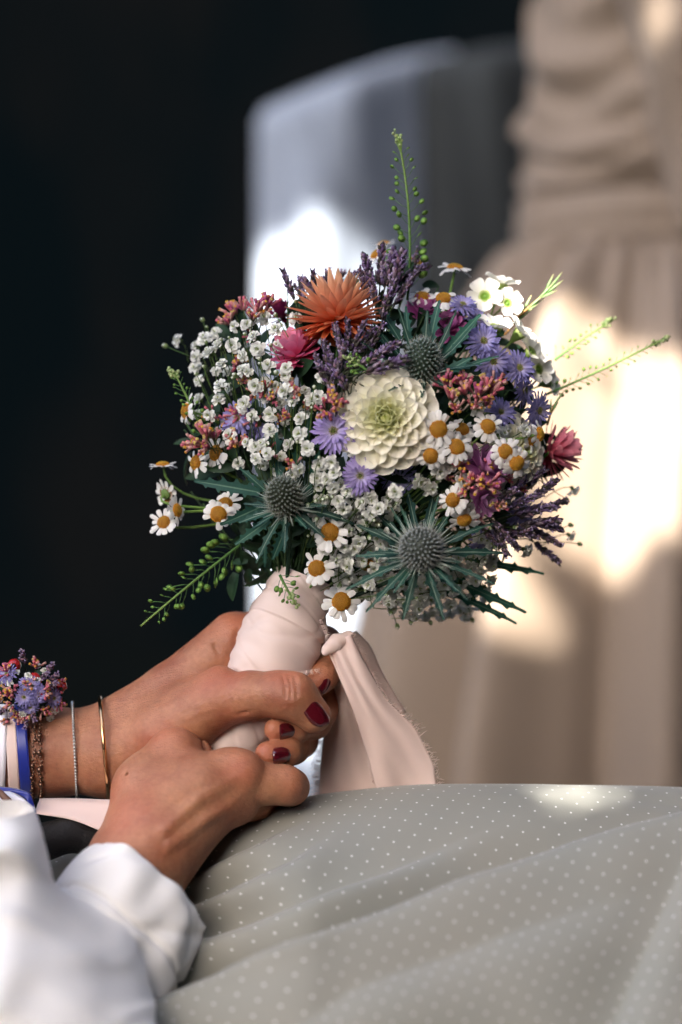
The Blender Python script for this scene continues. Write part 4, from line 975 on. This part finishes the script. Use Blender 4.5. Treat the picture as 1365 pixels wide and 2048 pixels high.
for a in ((745, 585, 728, 510, 20), (760, 570, 765, 490, 20), (770, 575, 790, 495, 15), (752, 610, 740, 545, 0), (785, 590, 805, 500, 20), (800, 560, 862, 528, 10), (775, 620, 790, 560, -5), (735, 600, 720, 540, 20), (765, 640, 778, 585, -10), (800, 590, 835, 540, 20), (820, 550, 838, 500, 30), (740, 570, 738, 525, 30), (790, 610, 818, 565, 20),
          (590, 600, 566, 540, 40), (610, 600, 600, 550, 40), (630, 590, 625, 540, 50), (650, 590, 655, 545, 50), (670, 585, 685, 545, 50), (605, 590, 585, 565, 40), (640, 600, 612, 560, 30), (700, 570, 712, 545, 50), (690, 590, 700, 550, 40),
          (660, 740, 648, 680, -20), (680, 760, 655, 700, -30), (700, 700, 695, 640, -10), (705, 705, 730, 645, -20), (720, 705, 745, 655, -20), (690, 720, 675, 660, -25), (725, 730, 780, 690, -35), (730, 745, 812, 720, -45), (710, 735, 760, 705, -40), (700, 760, 640, 735, -30), (670, 790, 650, 735, -30), (690, 740, 720, 690, -30), (675, 745, 690, 690, -35), (740, 720, 800, 685, -30), (655, 770, 632, 712, -20),
          (680, 700, 670, 650, -10), (735, 700, 765, 650, -10), (695, 780, 675, 745, -35),
          (1010, 1020, 1070, 990, -20), (1030, 1030, 1110, 1010, -20), (1040, 1050, 1120, 1040, -10), (1020, 1060, 1080, 1075, -10), (1060, 1000, 1115, 960, 0), (1070, 1060, 1120, 1090, 0), (1000, 1050, 1040, 1100, -10), (985, 1040, 1020, 1080, -20), (1090, 1020, 1135, 1000, 0), (1070, 1085, 1120, 1125, 10), (980, 1010, 1030, 980, -20), (990, 1060, 1015, 1110, -5), (1000, 1000, 1050, 960, 0), (1060, 1040, 1125, 1060, -5), (960, 1045, 990, 1085, -10), (1040, 980, 1090, 940, 20), (1010, 1075, 1060, 1060, 0)):
    spike(*a)

# ---- pink-and-yellow tube florets
def tubefl_mesh(v):
    mb = MB(); r_ = random.Random(v + 300)
    for i in range(15):
        b = Vector((r_.uniform(-1, 1), r_.uniform(-1, 1), 0)) * 5; d = Vector((r_.gauss(0, .45), r_.gauss(0, .45), 1)).normalized(); l = r_.uniform(20, 38)
        pk = r_.choice(((0.60, 0.12, 0.20), (0.66, 0.24, 0.28), (0.48, 0.10, 0.26), (0.66, 0.38, 0.34))); e = b + d * l
        tube(mb, [b, b + d * l * .35, b + d * l * .8, e], [1.0, 2.0, 3.4, 3.8], [(0.10, 0.14, 0.05), lerp3(pk, (0.2, 0.2, 0.1), .4), pk, lerp3(pk, (0.6, 0.3, 0.2), .3)], 6)
        if r_.random() < .55:
            yl = r_.choice(((0.72, 0.46, 0.07), (0.70, 0.36, 0.05), (0.66, 0.52, 0.16)))
            for q in range(5):
                aa = q * 1.2566; o_ = d.orthogonal().normalized(); o2 = d.cross(o_); dd = (d * .7 + o_ * math.cos(aa) + o2 * math.sin(aa)).normalized(); tube(mb, [e - d * 1.5, e + dd * 4.2], [2.1, 1.3], yl, 4)
    tube(mb, [(0, 0, -40), (0, 0, 4)], [1.4, 1.6], (0.06, 0.10, 0.03), 4)
    return mb.mesh('tube_florets', M['petal'], S)
TUB = [tubefl_mesh(i) for i in range(4)]
def tubs(x, y, n, dq, s=1.0): link('tube_florets', random.choice(TUB), at(P(x, y, dome_q(x, y) + dq), n, None, s), bouquet)
for a in ((472, 630, DV(-.35, -.2, .9), -20), (488, 622, DV(-.1, -.2, .95), -20), (515, 625, DV(.15, -.2, .95), -20), (505, 640, DV(.1, -.4, .9), -30), (535, 615, DV(.1, -.1, 1), 0), (460, 650, DV(-.5, -.3, .8), -10), (525, 635, DV(.2, -.2, .9), 10),
          (905, 800, DV(-.2, -.6, .7), -35), (930, 790, DV(0, -.7, .7), -40), (955, 795, DV(.2, -.6, .7), -40), (975, 785, DV(.4, -.5, .7), -35), (915, 820, DV(-.1, -.8, .4), -35), (945, 815, DV(.1, -.8, .4), -40), (895, 775, DV(-.3, -.5, .8), -30), (970, 810, DV(.3, -.8, .3), -35), (925, 770, DV(0, -.5, .9), -20), (990, 770, DV(.5, -.5, .6), -20),
          (405, 890, DV(-.8, -.4, .3), -30), (415, 875, DV(-.4, -.5, .8), -30), (420, 895, DV(-.7, -.5, .1), -20), (390, 890, DV(-.9, -.3, .2), -10), (430, 880, DV(-.2, -.4, .9), -10), (660, 805, DV(0, -.8, .5), -20), (668, 815, DV(.2, -.9, .1), -25), (655, 825, DV(-.3, -.9, 0), -20), (590, 790, DV(-.2, -.8, .4), 10), (545, 800, DV(-.2, -.8, .4), 30), (590, 930, DV(-.2, -.9, .3), 20),
          (945, 965, DV(-.1, -.9, .2), -60), (960, 970, DV(.2, -.9, .1), -65), (975, 975, DV(.4, -.8, .2), -60), (935, 980, DV(-.2, -.9, -.2), -55), (990, 1010, DV(.4, -.8, -.2), -50), (915, 905, DV(0, -.9, .3), -10), (925, 935, DV(0, -.9, .1), -20), (470, 890, DV(-.3, -.7, .4), 10), (530, 780, DV(-.3, -.7, .4), 30)):
    tubs(*a, ru(.75, 1.0))

for (x, y) in poly_scatter([(400, 700), (520, 650), (560, 720), (630, 780), (620, 900), (500, 920), (410, 860)], 14, 14, []): tubs(x, y, dome_n(x, y) + Vector((ru(-.4, .4), ru(-.4, .4), ru(-.4, .4))), ru(15, 45), ru(.55, .8))
for (x, y) in poly_scatter([(860, 900), (1050, 900), (1060, 1040), (900, 1080)], 8, 20, []): tubs(x, y, dome_n(x, y) + Vector((ru(-.4, .4), ru(-.4, .4), ru(-.4, .4))), ru(-30, 10), ru(.5, .75))
# ---- wax flowers (white, five round petals, green cup)
def wax(x, y, q, n, s=1.0, label=None):
    W_ = at(P(x, y, q), n, None, s); mb = MB(); m, k = 16, 6; vv = []; f = []
    for i, (r, z, c) in enumerate(((2, -34, 0), (6, -24, 0), (13, -8, 0), (15, 0, 1), (12, 2, 1), (8, -3, 2), (1, -4, 2))):
        for j in range(m): vv.append((r * math.cos(6.2832 * j / m), r * math.sin(6.2832 * j / m), z))
    for i in range(6):
        for j in range(m): f.append((i * m + j, i * m + (j + 1) % m, (i + 1) * m + (j + 1) % m, (i + 1) * m + j))
    cs = [(0.20, 0.30, 0.07)] * (3 * m) + [(0.40, 0.45, 0.18)] * (2 * m) + [(0.14, 0.26, 0.03)] * (2 * m)
    mb.add(vv, f, cs); o = link('wax_flower', mb.mesh('wax_flower', M['petal'], S), W_, bouquet)
    for i in range(5):
        pm = MB(); petal(pm, 29, 33, P_ROUND, math.radians(30), math.radians(5), .5, 6.2832 * i / 5, 12, -1, 5, 5, (0.78, 0.76, 0.64), (0.84, 0.81, 0.77)); link('wax_petal', pm.mesh('wax_petal', M['petal'], S), W_, o)
    stem_to_tie(W_.translation, o, 2.2, n, G_LT)
for a in ((1004, 566, 60, DV(.25, -.15, .9), .95), (970, 592, 45, DV(-.1, -.9, .3), .95), (992, 652, -12, DV(.15, -.35, .85), .95), (1042, 664, 6, DV(.6, -.2, .6), .95), (1064, 702, 30, DV(.6, -.5, .5), .9), (1078, 738, 40, DV(.6, -.7, .1), .85), (1100, 765, 80, DV(.8, -.4, .2), .8), (1016, 606, 40, DV(.3, -.8, .2), .8)): wax(*a)
def needle_sprig(x0, y0, x1, y1, q, n):
    a, b = P(x0, y0, q), P(x1, y1, q - 10); mb = MB(); tube(mb, [Vector((0, 0, 0)), (b - a) * .8], [2.6 * S, 1.6 * S], (0.42, 0.22, 0.08), 5)
    d = (b - a)
    for i in range(n):
        t = ru(.25, .8); s_ = DV(ru(-1, 1), ru(-.6, .6), ru(-1, 1)) * .34; dd = (d.normalized() + s_).normalized(); p = d * t; L = ru(30, 52) * S
        tube(mb, [p, p + dd * L * .6, p + dd * L], [1.3 * S, 2.2 * S, .8 * S], [(0.22, 0.36, 0.12), (0.24, 0.42, 0.16), (0.45, 0.40, 0.2)], 5)
    link('needle_sprig', mb.mesh('needle_sprig', M['leaf']), Matrix.Translation(a), bouquet)
needle_sprig(1030, 640, 1125, 556, 60, 12); needle_sprig(1010, 670, 1070, 600, 80, 9); needle_sprig(1095, 850, 1110, 800, 40, 5)

# ---- pennycress sprigs with flat round pods
def pod_mesh(v):
    mb = MB(); m = 12; a = (5.6, 4.2, 3.0)[v]; vv = [(0, 0, 0)] ; f = []
    top = [(0, 0, 1.4), (0, 0, -1.4)]; ring = [(math.cos(6.2832 * j / m) * a, (math.sin(6.2832 * j / m)) * 6.6 + 6, 0) for j in range(m)]
    vv = [(0, 6, 1.5), (0, 6, -1.5)] + ring
    for j in range(m): f += [(0, 2 + j, 2 + (j + 1) % m), (1, 2 + (j + 1) % m, 2 + j)]
    c = [(0.20, 0.32, 0.06)] * 2 + [(0.12, 0.26, 0.05)] * m
    mb.add(vv, f, c); return mb.mesh('seed_pod', M['leaf'], S)
POD = [pod_mesh(i) for i in range(3)]
def cress(pts, q0, q1, n, label, budtop=True, big=1.0, lit=0):
    A = [P(p[0], p[1], q0 + (q1 - q0) * i / (len(pts) - 1)) for i, p in enumerate(pts)]
    ctrl = bez(A[0], A[1], A[2], 24) if len(A) == 3 else [A[0].lerp(A[1], i / 24) for i in range(25)]
    mb = MB(); o0 = ctrl[0]; cs = [lerp3((0.06, 0.17, 0.04), (0.24, 0.36, 0.09), i / 24) for i in range(25)]
    tube(mb, [p - o0 for p in ctrl], [(3.0 - 1.0 * i / 24) * S for i in range(25)], cs, 6)
    pods = []
    for i in range(n):
        t = 0.04 + 0.86 * i / n; k = t * 24; p = ctrl[int(k)].lerp(ctrl[min(24, int(k) + 1)], k % 1); tan = (ctrl[min(24, int(k) + 1)] - ctrl[max(0, int(k) - 1)]).normalized()
        side = tan.cross(DV(0, -1, 0)).normalized() * (1 if i % 2 else -1); out = (side * ru(.6, 1) + tan * ru(.3, .8) + DV(0, -1, 0) * ru(-.8, .8)).normalized(); L = ru(12, 26) * (1 - .5 * t) * S * big
        e = p + out * L + tan * L * .2; tube(mb, [p - o0, p + out * L * .5 - o0, e - o0], .7 * S, (0.10, 0.22, 0.06), 3)
        pods.append((e, out, 1.05 - .75 * t))
    if budtop:
        for i in range(16):
            p = ctrl[-1] + (ctrl[-1] - ctrl[-3]).normalized() * ru(-22, 6) * S + Vector((ru(-1, 1), ru(-1, 1), ru(-1, 1))) * 8 * S; blob(mb, p - o0, ru(2.6, 4) * S, jit((0.38, 0.46, 0.20), .2), 6, 4)
            tube(mb, [ctrl[-4] - o0, p - o0], .8 * S, (0.2, 0.32, 0.08), 3)
    o = link('pod_sprig', mb.mesh('pod_sprig', M['leaf']), Matrix.Translation(o0), bouquet, label=label)
    for e, out, sz in pods:
        Y = out; Zv = Vector((ru(-1, 1), ru(-1, 1), ru(-1, 1))) + DV(0, -.8, 0); X = Y.cross(Zv).normalized(); Zv = X.cross(Y)
        W_ = Matrix.Translation(e) @ Matrix((X, Y, Zv)).transposed().to_4x4() @ Matrix.Scale(max(.4, sz) * big, 4); link('seed_pod', POD[0 if sz > .45 else random.choice((1, 2))], W_, o)
cress([(815, 600), (832, 430), (795, 268)], 20, 0, 34, 'tall green sprig with round pods standing up at the top', True, 1.6)
cress([(500, 1075), (400, 1150), (282, 1252)], 20, -20, 34, 'green sprig with round pods hanging down to the lower left', False, 1.7)
cress([(1090, 790), (1200, 745), (1332, 676)], 70, 90, 30, 'pale sprig with small pods reaching out to the right', True, .8)
cress([(1110, 720), (1160, 680), (1222, 643)], 110, 130, 16, 'short pale sprig above the right sprig', True, .8)
cress([(420, 900), (385, 810), (345, 738)], -30, -20, 26, 'short green sprig at the left rim of the bouquet', True, .95)
cress([(560, 1150), (572, 1175), (590, 1205)], -80, -95, 12, 'small sprig of green pods lying on the pink wrap', True, 1.1)
cress([(740, 745), (715, 725), (695, 720)], -165, -170, 12, 'tiny green pod sprig among the lavender spikes', True, .9)

# ---- inner foliage, dark leaves that close the bouquet
def plain_leaf(v):
    mb = MB(); petal(mb, 62, 20 + 6 * v, P_LANCE, .25, -.35, .35, 0, 0, 0, 7, 4, jit((0.010, 0.028, 0.014), .2), jit((0.018, 0.050, 0.018), .2)); return mb.mesh('leaf', M['leaf'], S)
LEAF = [plain_leaf(v) for v in (0, 1, 2)]
for k in range(430):
    a = ru(0, 6.283); r = math.sqrt(rnd()) * .93; x = CX + RX * r * math.cos(a) * .92; y = CY + RY * r * math.sin(a) * .90
    if y > 1190 or (x < 470 and y > 950): continue
    p = P(x, y, dome_q(x, y) + ru(38, 120)); n = (dome_n(x, y) + Vector((ru(-1, 1), ru(-1, 1), ru(-1, 1))) * .8)
    link('leaf', random.choice(LEAF), at(p, n, None, ru(.7, 1.25)), bouquet)
for k in range(60):
    p = P(ru(470, 640), ru(1030, 1150), ru(-30, 60)); link('leaf', random.choice(LEAF), at(p, DV(ru(-1, .6), -1, ru(-1, .6)), None, ru(.6, 1.0)), bouquet)
for k in range(150):      # many thin stems running to the binding point
    a = ru(0, 6.283); r = math.sqrt(rnd()) * .9; x = CX + RX * r * math.cos(a); y = CY + RY * r * math.sin(a)
    if y > 1150: y = 1150
    p = P(x, y, dome_q(x, y) + ru(20, 70)); tube(stems, bez(p, p.lerp(STEM_END, .55) + Vector((ru(-1, 1), ru(-1, 1), ru(-1, 1))) * 25 * S, STEM_END + Vector((ru(-1, 1), ru(-1, 1), ru(-1, 1))) * 25 * S, 6), ru(1.4, 2.8) * S, jit((0.035, 0.07, 0.022), .4), 4)
link('filler_stems', stems.mesh('filler_stems', M['leaf']), parent=bouquet, kind='stuff')

# ---- corsage filler
for k in range(60):
    a = ru(0, 6.28); r = math.sqrt(rnd()); x, y = 52 + 74 * r * math.cos(a), 1388 + 66 * r * math.sin(a); q = -20 - 60 * math.sqrt(max(0, 1 - r * r)) + ru(0, 20); n = DV((x - 52) / 75, -.8, (1388 - y) / 70)
    kind = rnd(); p = P(x, y, q)
    if kind < .33: link('filler_floret', random.choice(FLO), at(p, n, None, ru(.5, .8)), cors)
    elif kind < .62: link('tube_florets', random.choice(TUB), at(p, n, None, ru(.5, .75)), cors)
    elif kind < .85: link('statice_spike', STA[2], at(p, n, None, ru(.6, .85)), cors)
    else: link('aster', AST[2], at(p, n, None, ru(.35, .5)), cors)
for k in range(40):
    a = ru(0, 6.28); r = math.sqrt(rnd()) * .85; p = P(52 + 70 * r * math.cos(a), 1390 + 60 * r * math.sin(a), 0 - 30 * rnd()); link('leaf', random.choice(LEAF), at(p, DV(ru(-1, 1), -1, ru(-1, 1)), None, ru(.35, .6)), cors)

# ---- stem wrap, knot and ribbon tails
def wrap():
    n, m = 260, 110; V = np.zeros((n, m, 3))
    ctrl = np.array([P(612, 1150, 20), P(590, 1205, 18), P(566, 1270, 12), P(540, 1340, 6), P(500, 1420, 0), P(455, 1510, -6), P(420, 1590, -10)])
    rad = [58, 68, 84, 82, 70, 60, 55]
    tt = np.linspace(0, 1, n); t0 = np.linspace(0, 1, len(ctrl)); C_ = np.stack([np.interp(tt, t0, ctrl[:, k]) for k in range(3)], 1); Rr = np.interp(tt, t0, rad)
    ker = np.hanning(49)[:49]; ker /= ker.sum()
    for k in range(3): C_[:, k] = np.convolve(np.pad(C_[:, k], 24, mode='reflect', reflect_type='odd'), ker, 'valid')
    Rr = np.convolve(np.pad(Rr, 24, mode='reflect', reflect_type='odd'), ker, 'valid')
    for i in range(n):
        T = Vector(C_[min(i + 1, n - 1)] - C_[max(i - 1, 0)]).normalized(); e1 = (FW * -1 - T * (FW * -1).dot(T)).normalized(); e2 = T.cross(e1)
        t = i / (n - 1)
        for j in range(m):
            a = 2 * math.pi * j / m; aa = a if a < math.pi else a - 2 * math.pi
            r = Rr[i]
            # overlapping turns of the ribbon: saw-tooth steps running obliquely
            ph = t * 3.4 + 0.16 * math.sin(aa + .5) - 0.06 * aa; fr = ph - math.floor(ph); r += 4.5 * (fr if fr < .965 else (1 - fr) / .035 * .965)
            r += 1.6 * math.sin(9 * ph * 2 + 2 * math.sin(aa * 2)) * (.3 + .7 * abs(math.sin(aa))) + 2.0 * math.sin(5 * aa + 18 * t) * .5 - 2.6 * max(0, math.sin(26 * t - 1.6 * aa + 1.2 * math.sin(3 * aa))) ** 6 - 2.2 * max(0, math.sin(41 * t + 2.3 * aa + 2 * math.sin(2 * aa + 9 * t))) ** 8
            V[i, j] = Vector(C_[i]) + (e1 * math.cos(a) + e2 * math.sin(a)) * (r * S)
    return V
Vw = wrap()
wrap_o = link('stem_wrap', grid_mesh('stem_wrap', Vw, M['satin'], closed_u=True), parent=bouquet, label='pale pink ribbon wound round the stems')
# frayed threads at the ends of the turns
def fray(pts, n, lmin, lmax, outdir, name, parent, mat=None, r=.55):
    mb = MB(); A = [P(*p) for p in pts]
    for k in range(n):
        u = rnd() * (len(A) - 1); i = int(u); p = A[i].lerp(A[i + 1], u - i); tan = (A[i + 1] - A[i]).normalized()
        d = (DV(*outdir) + tan * ru(-.5, .5) + DV(ru(-.4, .4), ru(-.6, .6), ru(-.4, .4))).normalized(); L = ru(lmin, lmax) * S
        tube(mb, [p - d * 2 * S, p + d * L * .6 + tan * ru(-2, 2) * S, p + d * L + tan * ru(-4, 4) * S], [r * S, r * S, r * .4 * S], (0.8, 0.66, 0.58), 3)
    return link(name, mb.mesh(name, mat or M['satin']), parent=parent, kind='stuff')
tail = strip('ribbon_tail', [(650, 1292, -52), (668, 1330, -50), (706, 1420, -40), (738, 1520, -25), (752, 1572, -10), (762, 1600, 0), (766, 1640, 20)],
             [(702, 1268, -44), (724, 1316, -46), (770, 1395, -34), (832, 1456, -16), (868, 1530, 0), (874, 1580, 10), (874, 1650, 30)], M['satin'], bouquet, wob=9, sub=14, crossn=30, label='front tail of the pink ribbon falling from the knot')
fray([(702, 1268, -44), (724, 1316, -46), (770, 1395, -34), (832, 1456, -16), (868, 1530, 0), (874, 1580, 10)], 150, 2, 19, (.9, 0, .35), 'frayed_edge', tail)
fray([(738, 1520, -25), (752, 1572, -10)], 50, 3, 10, (-.9, 0, -.3), 'frayed_edge', tail)
tail2 = strip('ribbon_tail', [(668, 1300, 30), (660, 1380, 90), (650, 1450, 110), (642, 1530, 120), (638, 1600, 125), (638, 1650, 130)],
              [(694, 1292, 10), (715, 1390, 12), (738, 1470, 24), (762, 1540, 36), (780, 1600, 46), (786, 1650, 50)], M['satin'], bouquet, wob=11, sub=14, crossn=26, label='rear tail of the pink ribbon, in shade')
fray([(650, 1450, 110), (642, 1530, 120), (638, 1600, 125)], 150, 6, 26, (-1, 0, -.1), 'frayed_edge', tail2)
tail3 = strip('ribbon_tail', [(690, 1268, 0), (712, 1290, 25), (742, 1350, 35), (800, 1430, 45)], [(712, 1262, 20), (740, 1290, 45), (764, 1345, 50), (812, 1425, 52)], M['satin'], bouquet, wob=3, label='narrow ribbon edge behind the front tail')
def knot():
    h = 2.5 * S
    lo, G = make_grid([(610 - 682.5) * S, -110 * S, (1024 - 1350) * S], [(740 - 682.5) * S, 60 * S, (1024 - 1230) * S], h)
    F = chain(G, [(652, 1302, -52, 12), (672, 1286, -50, 17), (696, 1274, -38, 15)], 8)
    X, Y, Z = G
    F = F + S * 2.6 * np.abs(np.sin((X * .6 + Z) / (11 * S) + np.sin(Y / (9 * S))))
    return sdf_mesh('ribbon_knot', F, lo, h, M['satin'], 1)
link('ribbon_knot', knot(), parent=bouquet)
fray([(640, 1240, -60), (652, 1270, -52), (655, 1300, -50)], 60, 4, 12, (.8, -.3, .1), 'frayed_edge', wrap_o)
fray([(560, 1348, -70), (600, 1345, -62), (640, 1338, -40)], 60, 4, 12, (.2, -.4, -.8), 'frayed_edge', wrap_o)

# ================================================================== added sun blocker (out of frame): leaf shapes, gaps set for sun patches
def blocker():
    s = SUN_TO; e1 = s.orthogonal().normalized(); e2 = s.cross(e1); O = P(700, 900, 0) + s * 2.9
    def pl(p): d = p - O; return (d.dot(e1), d.dot(e2))
    bpy.context.view_layer.update()
    def hit(obj, px, py, q):
        if obj is None: return P(px, py, q)
        d = (P(px, py, 0) - CAM).normalized(); ok, loc, _, _ = obj.ray_cast(CAM, d)
        return loc if ok else P(px, py, q)
    gaps = [(skirt_o, QD - 250, [(1062, 660), (1082, 610), (1110, 625), (1135, 690), (1140, 640), (1165, 600), (1185, 650), (1196, 900), (1180, 1130), (1150, 1180), (1110, 1000), (1060, 800)]),
            (skirt_o, QD - 250, [(1228, 790), (1250, 740), (1275, 725), (1300, 760), (1340, 728), (1420, 760), (1420, 1000), (1340, 1070), (1260, 1112), (1230, 1060)]),
            (skirt_o, QD - 250, [(960, 1130), (1090, 1140), (1112, 1230), (1070, 1275), (1005, 1290), (985, 1240)]),
            (cloth_o, QC, [(520, 500), (590, 455), (670, 430), (715, 480), (770, 600), (760, 700), (480, 700), (490, 540)]),
            (cloth_o, QC, [(480, 1060), (720, 1060), (800, 1230), (740, 1330), (660, 1500), (600, 1500), (490, 1260)]),
            (arm_o, QD - 300, [(1285, -40), (1320, -40), (1375, 120), (1350, 130), (1300, 60)]),
            (lap_o, -10, [(1215 + 95 * math.cos(a), 1592 + 27 * math.sin(a) + 0.05 * 95 * math.cos(a)) for a in [k * .3927 for k in range(16)]]),
            (None, 90, [(975, 530), (1040, 520), (1110, 540), (1140, 570), (1110, 640), (1110, 760), (1040, 740), (1040, 640), (985, 610)]),
            (None, 80, [(1085, 830), (1130, 845), (1155, 960), (1150, 1060), (1110, 1040), (1090, 940)]),
            (None, 90, [(1170, 640), (1230, 620), (1345, 650), (1345, 700), (1200, 770), (1130, 790), (1120, 760), (1180, 720)])]
    G2 = [[pl(hit(o, x, y, q)) for x, y in poly] for o, q, poly in gaps]
    def inside(x, y, poly):
        r = False; j = len(poly) - 1
        for i in range(len(poly)):
            if (poly[i][1] > y) != (poly[j][1] > y) and x < (poly[j][0] - poly[i][0]) * (y - poly[i][1]) / (poly[j][1] - poly[i][1]) + poly[i][0]: r = not r
            j = i
        return r
    ext = [pl(P(x, y, q)) for x in (-150, 1700) for y in (-250, 2250) for q in (-700, QC + 300)]
    a0, a1 = min(p[0] for p in ext), max(p[0] for p in ext); b0, b1 = min(p[1] for p in ext), max(p[1] for p in ext)
    mb = MB(); st = 0.028; na, nb = int((a1 - a0) / st), int((b1 - b0) / st); lr = 0.030
    for i in range(na):
        for j in range(nb):
            a, b = a0 + (i + rnd() * .4) * st, b0 + (j + rnd() * .4) * st
            if any(inside(a, b, g) for g in G2): continue
            near = any(inside(a + dx, b + dy, g) for g in G2 for dx, dy in ((.026, 0), (-.026, 0), (0, .026), (0, -.026)))
            if near and rnd() < .5: continue
            r = lr * (.42 if near else 1.0); c = O + e1 * a + e2 * b + s * ru(-.02, .02); an = ru(0, 6.28); v = []
            for k in range(6):
                t = an + k * 1.0472; v.append(c + (e1 * math.cos(t) + e2 * math.sin(t)) * r * (1.15 if k % 3 == 0 else 1) + s * ru(-.006, .006))
            mb.add(v, [(0, 1, 2, 3, 4, 5)], (1, 1, 1))
    link('sun_blocker', mb.mesh('sun_blocker', M['blocker']), kind='stuff', label='added sheet of leaf shapes blocking the sun, out of frame, gaps shaped for sun patches')
blocker()
